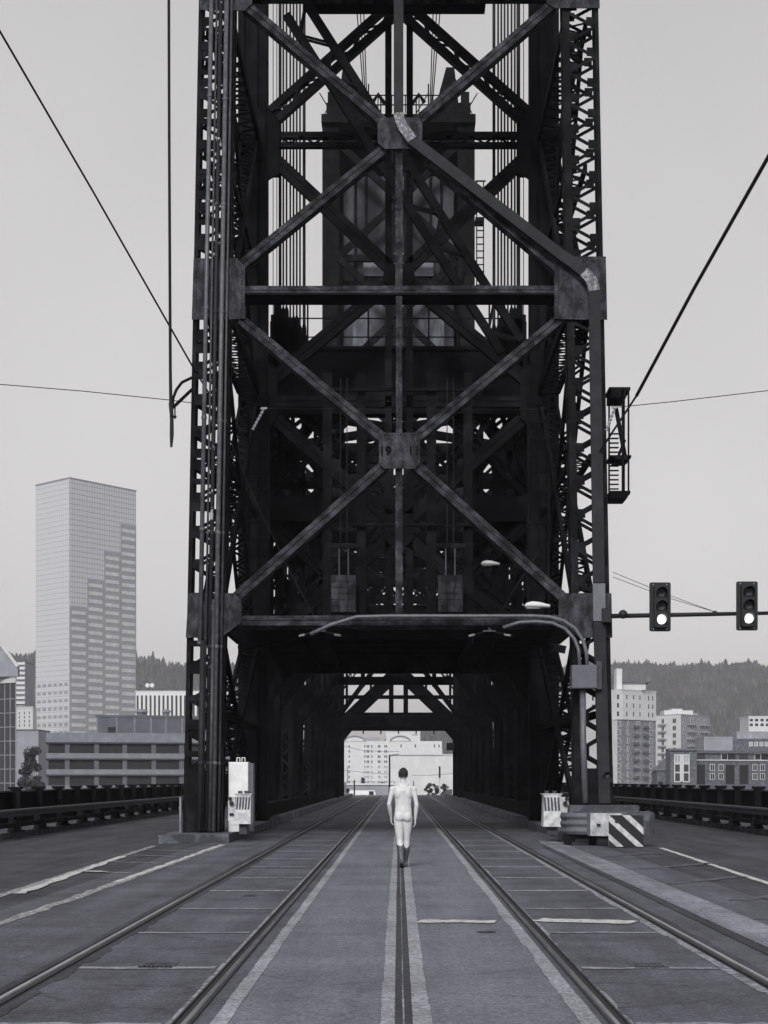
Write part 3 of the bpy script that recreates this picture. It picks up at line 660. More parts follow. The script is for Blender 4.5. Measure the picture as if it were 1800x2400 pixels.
# ------------------------------------------------------------------ pipes, duct, boxes on the tower
def pipe_line(vpts, r, off, m, name, label, cat='pipe', group=None, clamps=0):
    t = thing(name, label, cat, Rp(*vpts[-1], off), group)
    pts = [Rp(x, y, off) for x, y in vpts]; MB().tube(pts, r, 10).build('pipe', M[m], t, smooth=True)
    if clamps:
        mb = MB(); a, b = pts[0], pts[-1]
        for i in range(clamps):
            p = a.lerp(b, (i+.5)/clamps); d = (b-a).normalized(); mb.tube([p-d*.03, p+d*.03], r*1.3, 10)
        mb.build('clamp', M['grey_dk'], t)
    return t
G = 'vertical pipes on the left tower leg'
def vline(x, h0, h1, off): return x
def vpipe(x, r, off, m, label, h0=.25, top=27, jog=None):
    t = thing('riser_pipe', label, 'pipe', (x, zr(h0)-off, h0), G)
    pts = [(x, zr(h0)-off, h0)]
    if jog: pts += [(x+jog, zr(jog_h)-off, jog_h) for jog_h in (1.5, 4.1)] + [(x, zr(5.0)-off, 5.0)]; pts[0] = (x+jog, zr(h0)-off, h0)
    pts.append((x, zr(top)-off, top)); MB().tube(pts, r, 10).build('pipe', M[m], t, smooth=True)
    h = max(h0, 2.0)
    while h < top-.5: MB().tube([(x, zr(h)-off, h), (x, zr(h+.08)-off, h+.08)], r*1.22, 10).build('coupling', M[m], t); h += 3.1
vpipe(-5.28, .062, .20, 'pipe_lt', 'leftmost riser pipe on the left leg, pale grey', h0=5.2)
vpipe(-5.13, .03, .20, 'pipe_md', 'thin riser pipe second from the left on the left leg')
vpipe(-5.02, .06, .18, 'pipe_peel', 'black riser pipe with peeling pale patches in the middle of the left leg')
vpipe(-4.85, .066, .20, 'pipe_lt', 'thick pale riser pipe fourth from the left on the left leg')
vpipe(-4.71, .034, .20, 'pipe_md', 'thin riser pipe nearest the inner edge of the left leg')
vpipe(-5.20, .075, .24, 'pipe_dk', 'short thick black pipe at the foot of the left leg, bottom left', top=5.3)
vpipe(-4.93, .05, .27, 'pipe_md', 'short grey conduit bending in at the foot of the left leg', top=6.4)
# flat duct: down the centre post, over the right diagonal, down the right leg
t = thing('cable_duct', 'flat grey duct down the centre post, right diagonal and right leg', 'duct', Rp(1290,1740,.3))
def duct(a, b, w, off, m, nm='duct_run'): return MB().beam(Rp(*a, off), Rp(*b, off), w, .14, UP).build(nm, M[m], t)
duct((861,-80), (861,256), .27, .30, 'duct'); duct((888,310), (1228,572), .30, .30, 'duct'); duct((1220,564), (1262,598), .30, .31, 'duct')
duct((1281,632), (1291,1262), .31, .30, 'duct'); duct((1291,1264), (1292,1345), .33, .305, 'grey'); duct((1292,1347), (1303,1736), .31, .30, 'duct')
def elbow(vp, w):
    mb = MB(); q = [Rp(x, y, .31) for x, y in vp]
    vs = []
    for i, p in enumerate(q):
        a = (q[min(i+1,len(q)-1)]-q[max(i-1,0)]).normalized(); u = a.cross(UP).normalized()*w/2; n = UP*.08
        vs += [p-u-n, p+u-n, p+u+n, p-u+n]
    fs = [(0,1,2,3)]+[(4*i+j, 4*i+(j+1)%4, 4*i+4+(j+1)%4, 4*i+4+j) for i in range(len(q)-1) for j in range(4)]+[tuple(len(vs)-1-j for j in range(4))]
    mb.add(vs, fs); return mb
elbow([(861,254),(863,268),(870,284),(880,298),(890,312)], .28).build('elbow', M['duct_lt'], t)
elbow([(1258,596),(1268,604),(1275,614),(1279,625),(1281,636)], .31).build('elbow', M['duct_lt'], t)
# galvanised conduits along the portal strut to the junction box
pipe_line([(672,1372),(715,1352),(770,1335),(845,1333),(1000,1333),(1150,1333),(1185,1335),(1215,1343),(1240,1360),(1257,1385),(1264,1410),(1266,1440)], .052, .33, 'conduit', 'conduit', 'long galvanised conduit along the portal strut bending down to the grey box')
pipe_line([(1085,1358),(1120,1347),(1155,1345),(1190,1348),(1218,1360),(1238,1382),(1247,1405),(1250,1440)], .05, .36, 'conduit', 'conduit', 'short pale conduit bending under the portal strut into the grey box')
pipe_line([(1256,1490),(1257,1600),(1262,1735)], .085, .36, 'conduit', 'conduit', 'thick grey conduit dropping from the grey box down the right leg')
t = thing('junction_box', 'square grey junction box on the right tower leg', 'box', Rp(1256,1490,.3))
a, b = Rp(1231,1489,.45), Rp(1283,1440,.45); MB().bx(a.x, b.x, a.y-.2, a.y+.35, a.z, b.z).build('enclosure', M['grey'], t)
MB().bx(a.x+.02, b.x-.02, a.y-.212, a.y-.2, a.z+.02, b.z-.02).build('lid', M['grey'], t)
MB().bx(b.x, b.x+.14, a.y-.1, a.y+.3, a.z-.02, b.z+.1).build('side_cover', M['pipe_md'], t)

# maintenance platform on the outer right side
t = thing('maintenance_platform', 'steel cage platform with ladder on the outer right side of the near tower', 'platform', V(1340,1078,56))
ZP = 55.5
def vb(x0, x1, y0, y1, d0=0, d1=1.2): p, q = V(x0, y1, ZP), V(x1, y0, ZP); return (p.x, q.x, ZP+d0, ZP+d1, p.z, q.z)
MB().bx(*vb(1316,1362,836,842)).bx(*vb(1320,1352,842,860)).build('roof_plate', M['steel'], t)
MB().bx(*vb(1318,1364,983,988)).bx(*vb(1330,1360,988,992)).build('middle_floor', M['steel'], t)
MB().bx(*vb(1318,1362,1060,1066)).bx(*vb(1318,1355,1066,1076)).build('lower_floor', M['steel'], t)
for x, d in ((1345, 0), (1358, 0), (1358, 1.1), (1325, 1.1)): MB().bx(*vb(x-1.8, x+1.8, 842, 1062, d, d+.06)).build('corner_post', M['steel'], t)
MB().beam(V(1328,868,ZP+.5), V(1350,985,ZP+.5), .12, .06).beam(V(1336,985,ZP+.5), V(1350,950,ZP+.5), .08, .06).build('cage_brace', M['steel'], t)
mb = MB()
for i in range(13): mb.bx(*vb(1318, 1340, 930+i*10, 932.5+i*10, .4, .5))
mb.build('ladder_rungs', M['steel'], t)
# street lamps under the tower
def lamp(vx0, vx1, vy, Z, lab, pole):
    c = V((vx0+vx1)/2, vy, Z); L = (vx1-vx0)*K*Z/F; t = thing('street_lamp', lab, 'street lamp', c, 'cobra head lamps on the right of the roadway')
    prof = [(-.5,.0,.03),(-.42,.02,.10),(-.2,.035,.14),(.1,.02,.13),(.35,.0,.09),(.5,-.01,.07)]
    mb = MB(); vs = []; n = 10
    for u, dz, r in prof:
        for k in range(n): a = 2*math.pi*k/n; vs.append((c.x+u*L, c.y+math.cos(a)*r*1.3*L/.75, c.z+dz+math.sin(a)*r*.75*L/.75))
    fs = [tuple(range(n)), tuple(len(vs)-1-k for k in range(n))]+[(i*n+k, i*n+(k+1)%n, (i+1)*n+(k+1)%n, (i+1)*n+k) for i in range(len(prof)-1) for k in range(n)]
    mb.add(vs, fs); mb.build('lamp_head', M['white'], t, smooth=True)
    MB().bx(c.x-.42*L, c.x+.1*L, c.y-.1, c.y+.1, c.z-.11*L, c.z-.06*L).build('lens', M['glass_lt'], t)
    MB().tube([(c.x+.45*L, c.y, c.z), (c.x+.9*L, c.y, c.z-.03), (pole, c.y+.1, c.z-.5)], .025, 6).build('arm', M['steel_in'], t)
lamp(1133, 1188, 1309, 55.5, 'white street lamp head over the right lane, nearer and larger', 5.2); lamp(1039, 1079, 1218, 65.6, 'white street lamp head deeper inside the bridge, smaller', 4.9)

# ------------------------------------------------------------------ traffic signals on a mast arm
ZS = 51.0
t = thing('signal_mast_arm', 'black horizontal mast arm reaching right from the tower leg', 'mast arm', V(1322,1330,ZS))
MB().tube([V(1312,1331,ZS), V(1660,1324.5,ZS)], [.065, .05], 10).build('arm', M['black'], t, smooth=True)
MB().sphere(V(1346,1327,ZS-.1), .12, 12, 8).build('ball_joint', M['black'], t, smooth=True)
MB().bx(V(1300,0,ZS).x, V(1318,0,ZS).x, ZS-.2, ZS+.4, V(0,1345,ZS).z, V(0,1315,ZS).z).build('bracket', M['black'], t)
for dy in (0, 8): MB().tube([V(1324,1236+dy*1.3,ZS+.2), V(1440,1284+dy*.8,ZS+.1), V(1545,1322,ZS)], .008, 5).build('guy_wire', M['cable'], t)
MB().bx(V(1540,0,ZS).x, V(1548,0,ZS).x, ZS-.07, ZS+.07, V(0,1328,ZS).z, V(0,1320,ZS).z).build('guy_clamp', M['black'], t)
def rrect(x0, x1, z0, z1, r, n=4):
    o = []
    for cx, cz, a0 in ((x1-r,z1-r,0),(x0+r,z1-r,90),(x0+r,z0+r,180),(x1-r,z0+r,270)):
        for i in range(n+1): a = math.radians(a0+90*i/n); o.append((cx+r*math.cos(a), cz+r*math.sin(a)))
    return o
def signal(vx0, vx1, vy0, vy1, lab):
    p, q = V(vx0, vy1, ZS-.35), V(vx1, vy0, ZS-.35); x = (p.x+q.x)/2; H = q.z-p.z; y = ZS-.35
    t = thing('traffic_signal', lab, 'traffic signal', (x, y, p.z), 'traffic signals on the mast arm')
    MB().prism(rrect(p.x, q.x, p.z, q.z, .05), 'y', y, y+.03).build('backplate', M['black'], t)
    MB().prism(rrect(x-.17, x+.17, p.z+.1, q.z-.1, .03), 'y', y-.16, y-.002).build('housing', M['black'], t)
    mb = MB()
    for sx in (-.18, .18):
        for sz in (p.z+.06, q.z-.06): mb.sphere((x+sx, y-.005, sz), .012, 6, 4)
    mb.build('bolts', M['white'], t)
    for j in range(3):
        cz = p.z+H*(.235+.27*j); cx = x+.012
        n = 20; vs = []
        for (r, yy) in ((.0, -.005), (.1, -.02), (.128, .0)):
            for k in range(n): a = 2*math.pi*k/n; vs.append((cx+r*math.cos(a), y-.17+yy, cz+r*math.sin(a)))
        MB().add(vs, [(i*n+k, i*n+(k+1)%n, (i+1)*n+(k+1)%n, (i+1)*n+k) for i in range(2) for k in range(n)]).build('lens', M['lit'] if j == 0 else M['grey_dk'], t, fixn=False)
        vs = []; m_ = 17
        for (r, y0_, yk) in ((.142, 0, 0), (.142, 1, 0), (.135, 1, 0), (.135, 0, 0)):
            for k in range(m_):
                a = math.radians(-40+260*k/(m_-1)); ln = .26*(.35+.65*max(0, math.sin(a*.69+.5)))
                vs.append((cx+r*math.cos(a), y-.165-y0_*ln, cz+r*math.sin(a)))
        MB().add(vs, [(i*m_+k, i*m_+k+1, ((i+1)%4)*m_+k+1, ((i+1)%4)*m_+k) for i in range(4) for k in range(m_-1)]).build('visor', M['black'], t, fixn=False)
    MB().bx(x-.05, x+.05, y+.03, ZS+.06, V(0,1335,ZS).z, V(0,1318,ZS).z).build('mount', M['black'], t)
signal(1403, 1449, 1258, 1364, 'traffic signal with lit bottom lens, left of the pair, nearer the tower')
signal(1590.5, 1637, 1256, 1362, 'traffic signal with lit bottom lens, right of the pair at the arm end')
# small warning lamp near the foot of the right leg
c = Rp(1309,1677,.35); t = thing('warning_lamp', 'small round hooded warning lamp low on the right tower leg', 'lamp', c)
MB().tube([c+Vector((0,.12,0)), c], .12, 14).bx(c.x-.13,c.x+.13,c.y+.02,c.y+.3,c.z-.16,c.z-.05).build('body', M['black'], t); MB().sphere(c+Vector((0,-.01,0)), (.085,.04,.085), 12, 8).build('lens', M['grey_dk'], t, smooth=True)
MB().add(*[x for x in (lambda n:([(c.x+r*math.cos(math.pi*k/n), c.y-d, c.z+r*math.sin(math.pi*k/n)) for r,d in ((.12,0),(.12,.15),(.11,.15),(.11,0)) for k in range(n+1)],[(i*(n+1)+k,i*(n+1)+k+1,((i+1)%4)*(n+1)+k+1,((i+1)%4)*(n+1)+k) for i in range(4) for k in range(n)]))(10)]).build('hood', M['black'], t)

# ------------------------------------------------------------------ overhead wires
def cable(pts, r, name, label, m='cable', n=6): return tag(MB().tube(pts, r, n).build(name, M[m]), label, 'cable')
def atbase(o): return o
t = thing('hanging_feeder', 'thick black feeder cable hanging straight down left of the tower', 'cable', V(370,965,50))
MB().tube([V(364,-250,46), V(365.5,300,48), V(368,800,49.8), V(369,870,50)], [.035,.035,.04,.045], 8).build('cable', M['cable'], t)
MB().tube([V(369,870,50), V(371,900,50), V(371,940,50), V(370,966,50)], [.06,.05,.055,.03], 8).build('cable_end', M['cable'], t)
MB().bx(V(367,0,50).x, V(381,0,50).x, 49.95, 50.05, V(0,902,50).z, V(0,898,50).z).tube([V(378,880,50), V(378,905,50)], .02, 6).build('clamp', M['steel'], t)
MB().tube([V(372,880,50), V(374,860,50.3), V(381,842,50.8), V(393,826,51.5), V(414,816,52.6)], .04, 8).build('curved_bracket', M['steel'], t)
MB().tube([V(374,880,50), V(414,842,52.6)], .045, 8).build('strut_bracket', M['steel'], t)
cable([V(-420,-640,32), V(-60,-30,40), V(0,68,42), V(200,412,47), V(415,790,52.4), V(470,880,54), V(508,905,56), V(545,930,58)], .025, 'guy_cable', 'long guy cable slanting down from the upper left to the tower')
cable([V(2200,-560,32), V(1720,232,40), V(1659,340,41), V(1500,622,46), V(1375,855,50)], .045, 'messenger_cable', 'thick dark cable slanting from the upper right down to the tower cage')
cable([V(1375,855,50), V(1322,935,51), V(1290,985,52), V(1275,1008,52.6)], .03, 'tail_cable', 'lower tail of the slanting right cable crossing the tower leg')
cable([V(480,910,54), V(560,1100,54.5), V(640,1260,55), V(695,1362,55)], .012, 'thin_guy_wire', 'thin wire slanting down inside the left of the tower to the beam end')
cable([V(1165,1190,53), V(1100,1290,54), V(1055,1362,55)], .02, 'thin_guy_wire', 'thin wire slanting down inside the right of the tower to the beam end')
cable([V(-600,772,50), V(-40,827,50), V(180,845,50), V(365,864,50), V(420,871,51)], .011, 'span_wire', 'thin span wire running left from the tower across the sky')
cable([V(575,882,54), V(860,884,54), V(1160,884,54)], .009, 'span_wire', 'thin span wire crossing behind the centre plate')
cable([V(1330,880,51), V(1450,868,51), V(1700,839,51), V(2300,770,51)], .011, 'span_wire', 'thin span wire running right from the tower across the sky')
def insul(a, b, lab):
    a, b = Vector(a), Vector(b); t = thing('insulator', lab, 'insulator', b, 'line insulators'); pts = []; rs = []
    for i in range(13): pts.append(a.lerp(b, i/12)); rs.append(.022 if i % 2 else .05)
    MB().tube(pts, rs, 8).build('body', M['insul'], t); MB().beam(a+Vector((-.09,0,.02)), a+Vector((.09,0,.03)), .05, .05).build('cap', M['insul'], t)
insul(V(570,884,54), V(546,928,54), 'pale turnbuckle insulator on the wire left of centre'); insul(V(1328,882,50.4), V(1310,930,50.4), 'pale turnbuckle insulator on the right edge of the tower')
for vx, s in ((690, 'left'), (1057, 'right')):
    t = thing('wire_support', f'small wire support with pale fittings at the {s} beam end under the portal', 'wire support', V(vx,1362,51.6))
    MB().tube([V(vx-45,1374,51.6), V(vx,1362,51.6), V(vx+50,1374,51.6)], .016, 6).build('cross_wire', M['cable'], t)
    MB().sphere(V(vx,1359,51.6), .045, 8, 6).bx(V(vx-14,0,51.6).x, V(vx+14,0,51.6).x, 51.58, 51.62, V(0,1364,51.6).z, V(0,1362,51.6).z).build('fitting', M['insul'], t)
    MB().tube([V(vx+32,1371,51.55), V(vx+46,1373,51.55)], .03, 6).tube([V(vx-44,1374,51.55), V(vx-32,1371,51.55)], .03, 6).build('strain_insulator', M['insul'], t)

# ------------------------------------------------------------------ cabinets, gate machines, crash barrier
t = thing('equipment_cabinet', 'tall white equipment cabinet beside the left tower leg', 'cabinet', (-4.6, 51.4, .2))
p, q = V(494,1718,51.2), V(536,1646,51.2)
MB().bx(p.x, q.x, 51.2, 51.9, .22, q.z).build('body', M['white'], t); MB().bx(q.x, q.x+.13, 51.3, 51.9, .22, q.z-.03).build('side_panel', M['grey'], t)
MB().bx(p.x+.015, q.x-.015, 51.185, 51.2, .4, q.z-.03).build('door', M['white'], t)
mb = MB()
for vx in (515, 526):
    c = V(vx,1641,51.4); mb.beam(c+Vector((-.04,0,-.05)), c+Vector((-.04,0,.05)), .02,.03).beam(c+Vector((.04,0,-.05)), c+Vector((.04,0,.05)), .02,.03).beam(c+Vector((-.05,0,.05)), c+Vector((.05,0,.05)), .02,.03)
mb.build('lifting_eyes', M['white'], t)
def gate(vx0, vx1, vy0, vy1, Z, side, lab):
    p, q = V(vx0, vy1, Z), V(vx1, vy0, Z); t = thing('gate_machine', lab, 'traffic gate', ((p.x+q.x)/2, Z, p.z), 'striped gate machines by the tower legs')
    w = q.x-p.x; z0, z1 = p.z, q.z; zm = z0+(z1-z0)*.5
    sl = .07*side
    # wedge-shaped body, leaning front
    vs = [(p.x,Z,z0),(q.x,Z,z0),(q.x,Z+.75,z0),(p.x,Z+.75,z0),(p.x+.02,Z+.12,z1),(q.x,Z+.12,z1),(q.x,Z+.75,z1),(p.x+.02,Z+.75,z1)]
    MB().add(vs, BOXF).build('body', M['white_dirty'], t)
    mb = MB(); n = 5
    for i in range(n):
        x0 = p.x+w*(.07+.185*i); x1 = x0+w*.105
        def fy(z): return Z+.12*(z-z0)/(z1-z0)-.012
        a, b = zm, z1-.06; s = .02*side
        mb.add([(x0,fy(a),a),(x1,fy(a),a),(x1-s,fy(b),b),(x0-s,fy(b),b),(x0,fy(a)+.01,a),(x1,fy(a)+.01,a),(x1-s,fy(b)+.01,b),(x0-s,fy(b)+.01,b)], BOXF)
    mb.build('stripes', M['grey_dk'], t)
    mb = MB().bx(p.x-.02, q.x+.02, Z+.1, Z+.78, z1, z1+.03)
    mb.build('lid', M['white_dirty'], t)
    for i in range(2): MB().bx(p.x+.06+.2*i, p.x+.16+.2*i, Z+.3, Z+.5, z1+.032, z1+.1).build('fitting', M['grey_dk'], t)
    xs = q.x if side > 0 else p.x
    mb = MB().bx(xs-(.18 if side < 0 else -.0), xs+(.18 if side > 0 else 0), Z+.12, Z+.6, z0+.08, z1-.06); mb.build('arm_housing', M['white_dirty'], t)
    mb = MB().tube([(xs+.09*side, Z+.04, z1-.22), (xs+.09*side, Z+.14, z1-.22)], .06, 10); mb.tube([(xs+.04*side,Z+.08,z0+.25),(xs+.14*side,Z+.08,z0+.25)],.03,8).tube([(xs+.13*side,Z+.06,z1-.1),(xs+.13*side,Z+.14,z1-.1)],.05,8)
    mb.build('pivot', M['black'], t)
    MB().bx(p.x+.1, q.x-.1, Z+.15, Z+.7, .2, z0).build('plinth', M['grey_dk'], t)
gate(507, 541, 1717, 1780, 49.4, -1, 'white gate machine with dark stripes beside the left tower leg'); gate(1174, 1214, 1717, 1786, 49.0, 1, 'white gate machine with dark stripes beside the right tower leg')
# small clutter at the foot of the left leg
tag(MB().tube([(-4.02,50.2,.23),(-3.95,50.2,.5),(-3.9,50.3,.9),(-4.05,50.6,1.3)], .025, 6).build('loose_conduit', M['grey_dk']), 'thin loose conduit rising beside the left gate machine', 'conduit')
tag(MB().bx(-5.72,-5.67,50.1,50.3,.22,1.15).build('marker_post', M['conc_lt']), 'slim pale marker post on the outer edge of the left tower leg', 'marker')
# crash barrier nose
ZB = 45.6
CB = thing('crash_barrier', 'battered crash barrier nose with corrugated rail and diagonal hazard board before the right leg', 'crash barrier', (4.5, ZB, 0))
a, b = V(1232,1759,48.3), V(1381,1740,48.3); MB().bx(a.x, b.x, 48.3, 49.3, .25, b.z).build('concrete_cap', M['concrete'], CB)
mb = MB().bx(a.x+.15, b.x-.15, 48.5, 49.9, .0, .5)
mb.build('plinth', M['joint'], CB)
for x in (4.15, 4.75, 5.3): MB().bx(x-.09, x+.09, 46.9, 47.15, .004, .7).build('leg', M['steel'], CB)
def corr(pts, z0, z1, th, amp, m, name):           # corrugated rail swept along plan points
    prof = []; N = 24
    for i in range(N+1):
        u = i/N; prof.append((z0+(z1-z0)*u, amp*(.5-.5*math.cos(u*2*math.pi*3))))
    mb = MB(); vs = []
    for i, p in enumerate(pts):
        p = Vector(p); d = (Vector(pts[min(i+1,len(pts)-1)])-Vector(pts[max(i-1,0)])).normalized(); n = Vector((d.y, -d.x))
        for z, o in prof: vs.append((p.x+n.x*o, p.y+n.y*o, z))
        for z, o in prof: vs.append((p.x+n.x*(o-th), p.y+n.y*(o-th), z))
    R = 2*(N+1); fs = []
    for i in range(len(pts)-1):
        for j in range(N): fs.append((i*R+j, i*R+j+1, (i+1)*R+j+1, (i+1)*R+j)); fs.append((i*R+N+1+j, (i+1)*R+N+1+j, (i+1)*R+N+2+j, i*R+N+2+j))
        fs.append((i*R, (i+1)*R, (i+1)*R+N+1, i*R+N+1)); fs.append((i*R+N, i*R+2*N+1, (i+1)*R+2*N+1, (i+1)*R+N))
    for e in (0, len(pts)-1): fs += [(e*R+j, e*R+j+1, e*R+N+2+j, e*R+N+1+j) for j in range(N)]
    mb.add(vs, fs); return mb.build(name, M[m], CB, smooth=True)
zt, zb = .80, .27
corr([(3.98,47.0),(4.3,46.72),(4.62,46.46)], zb, zt, .03, .045, 'grey', 'corrugated_rail')
MB().prism([(4.60,46.42),(5.30,45.95),(5.36,46.0),(4.66,46.5)], 'z', zb-.02, zt).build('front_plate', M['white_dirty'], CB)
MB().prism([(4.56,46.44),(4.63,46.38),(4.63,46.415),(4.58,46.47)], 'z', zb-.01, zt+.01).build('end_strap', M['conduit'], CB)
MB().bx(4.78, 4.86, 46.2, 46.30, .50, .545).build('slot', M['black'], CB)
MB().prism([(5.36,45.98),(6.0,45.86),(6.14,46.0),(6.16,46.5),(6.10,46.5),(6.06,46.06),(5.98,45.95),(5.36,46.06)], 'z', zb+.02, zt+.0).build('return_rail', M['concrete'], CB)
MB().prism([(4.3,46.8),(5.32,46.02),(6.1,46.0),(6.1,47.2),(4.3,47.4)], 'z', zt+.002, zt+.03).build('cover_plate', M['concrete'], CB)
# hazard board
p, q = V(1315,1833,45.2), V(1390,1761,45.2); x0, x1, z0, z1 = p.x, q.x, p.z, q.z; z0 = max(z0, .03)
brd = MB().bx(x0, x1, 45.2, 45.24, z0, z1).build('hazard_board', M['white_dirty'], CB)
w, h = x1-x0, z1-z0; mb = MB()
def clip_stripe(c0, c1):                            # region c0 <= u + v <= c1 in the unit square, u to the right, v upward
    poly = [(0,0),(1,0),(1,1),(0,1)]
    def cut(poly, f):
        out = []
        for i in range(len(poly)):
            a, b = poly[i], poly[(i+1)%len(poly)]; fa, fb_ = f(a), f(b)
            if fa >= 0: out.append(a)
            if fa*fb_ < 0: s = fa/(fa-fb_); out.append((a[0]+(b[0]-a[0])*s, a[1]+(b[1]-a[1])*s))
        return out
    poly = cut(poly, lambda p: p[0]+p[1]-c0)
    return cut(poly, lambda p: c1-p[0]-p[1]) if len(poly) > 2 else []
for c0, c1 in ((-.1,.22),(.43,.80),(1.02,1.38),(1.61,2.1)):
    pl = clip_stripe(c0, c1)
    if len(pl) > 2: mb.prism([(x0+u*w, z0+v*h) for u, v in pl], 'y', 45.192, 45.199)
mb.build('black_stripes', M['black'], brd)
mb = MB(); mb.sphere((x0+.06*w, 45.19, z1-.07*h), .012, 6, 4).sphere((x0+.22*w, 45.19, z1-.2*h), .035, 8, 5).sphere((x1-.04*w, 45.19, z1-.04*h), .012, 6, 4); mb.build('bolts', M['pipe_md'], brd)

# ------------------------------------------------------------------ city beyond
def prism_walls(mb, pts, z0, z1, mi=0, uv=None):
    n = len(pts); mb.add([(x,y,z0) for x,y in pts]+[(x,y,z1) for x,y in pts], [(i,(i+1)%n,(i+1)%n+n,i+n) for i in range(n)]+[tuple(range(n,2*n)), tuple(reversed(range(n)))], mi)
class Bld:
    """building from a front polyline of (px, Z) corners, left to right; depth added behind"""
    def __init__(s, name, label, cat, front, ztop, zbase=-14, depth=20, wall='wall_pale', roof='roof', parapet=.5, group=None, rear=None):
        s.f = [Vector(((px-VX)*Z/F, Z)) for px, Z in front]; c = s.f[len(s.f)//2]
        s.t = thing(name, label, cat, (c.x, c.y, zbase), group); s.z0, s.z1 = zbase, ztop; s.npane = 0
        back = [p+Vector((0, depth)) for p in reversed(s.f)]
        if len(s.f) == 3: back = [s.f[0]+s.f[2]-s.f[1]]
        if rear: back = [Vector(((px-VX)*Z/F, Z)) for px, Z in rear]
        s.foot = [tuple(p) for p in s.f]+[tuple(p) for p in back]
        mb = MB(); prism_walls(mb, s.foot, zbase, ztop); mb.build('wall', M[wall], s.t)
        if roof:
            cx = sum(p[0] for p in s.foot)/len(s.foot); cy = sum(p[1] for p in s.foot)/len(s.foot)
            mb = MB(); prism_walls(mb, [(cx+(x-cx)*1.012, cy+(y-cy)*1.012) for x, y in s.foot], ztop+.003, ztop+parapet); mb.build('roof', M[roof], s.t)
        s.cache = {}
    def face(s, i): return s.f[i], s.f[i+1]
    def pt(s, i, u, out=0):
        a, b = s.face(i); d = (b-a).normalized(); n = Vector((d.y, -d.x)); p = a.lerp(b, u)+n*out; return p
    def ang(s, i): a, b = s.face(i); return math.atan2(b.y-a.y, b.x-a.x)
    def window(s, i, u, z, w, h, pane='glass', frame=None, fw=.12, name='window', mull=0):
        key = (w, h, pane, frame, mull); a = s.ang(i); p = s.pt(i, u)
        if key not in s.cache:
            mb = MB().bx(-w/2, w/2, -.06, .06, 0, h)
            if frame:
                for x0, x1, z0, z1 in ((-w/2-fw,-w/2,-fw,h+fw),(w/2,w/2+fw,-fw,h+fw),(-w/2,w/2,-fw,0),(-w/2,w/2,h,h+fw)): mb.bx(x0,x1,-.12,.05,z0,z1,1)
                for k in range(mull): x = -w/2+w*(k+1)/(mull+1); mb.bx(x-fw*.3,x+fw*.3,-.1,.05,0,h,1)
            o = mb.build(name, [M[pane], M[frame or pane]], None); o.parent = s.t; s.cache[key] = o
        else:
            o = s.cache[key].copy(); S.collection.objects.link(o); o.parent = s.t
        o.location = (p.x-s.t.location.x, p.y-s.t.location.y, z-s.z0); o.rotation_euler = (0, 0, a); return o
    def band(s, i, u0, u1, z0, z1, out, m, name, th=.2):
        a, b = s.pt(i, u0, out), s.pt(i, u1, out); c, d = s.pt(i, u1, out-th), s.pt(i, u0, out-th)
        mb = MB(); prism_walls(mb, [tuple(a), tuple(b), tuple(c), tuple(d)], z0, z1); return mb.build(name, M[m], s.t)
def H(py, Z): return CAMH+(VY-py)*Z/F
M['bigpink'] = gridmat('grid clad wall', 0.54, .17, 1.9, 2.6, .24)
M['bigpink_l'] = gridmat('grid clad wall, pale side', 0.56, .27, 1.9, 2.6, .2)  # same cladding on the left face, its brighter light put into the colour
# tall office tower with stepped window pattern
b = Bld('office_tower', 'tall pale office tower with stepped window bands on its right face', 'tower', [(83.5,985),(163,960),(319,1004)], H(1121,960), wall='bigpink', roof='wall_grey', parapet=.6)
me = [c for c in b.t.children if c.name.startswith('wall')][0].data; uvl = me.uv_layers.new(name='UVMap')
for poly in me.polygons:
    n = poly.normal
    for li in poly.loop_indices:
        co = me.vertices[me.loops[li].vertex_index].co; tang = Vector((-n.y, n.x, 0))
        uvl.data[li].uv = (co.dot(tang) if abs(n.z) < .5 else co.x, co.z)
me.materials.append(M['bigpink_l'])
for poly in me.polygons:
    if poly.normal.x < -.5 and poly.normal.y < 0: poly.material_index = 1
zt_ = H(1121,960); FLH = 4.03*960/960
M['band_dk'] = mat('grey spandrel', 0.3, .6, .06, .2); M['band_lt'] = mat('pale window band', 0.55, .25, .1, .2, .5)
tops = [H(1419,960), H(1352,965), H(1287,975), H(1222,985)]   # bays left to right (heights of the step tops)
for j in range(4):
    u0, u1 = j/4+.004, (j+1)/4-.004
    b.band(1, u0, u1, -14, tops[j], .25, 'band_dk', 'spandrel_panel', .24)
    z = tops[j]-2.9; k = 0
    while z > 2 and k < 25: b.band(1, u0+.02, u1-.02, z-1.3, z+.5, .33, 'band_lt', 'window_band', .07); z -= 4.03; k += 1
for k in range(12):
    for j in range(6):
        b.window(0, .1+.16*j, 4+k*4.03, 3.4, 1.7, 'band_dk' if k > 3 else 'glass', None)
b.band(0, .985, 1, -14, zt_, .3, 'wall_pale', 'corner_strip', .3)
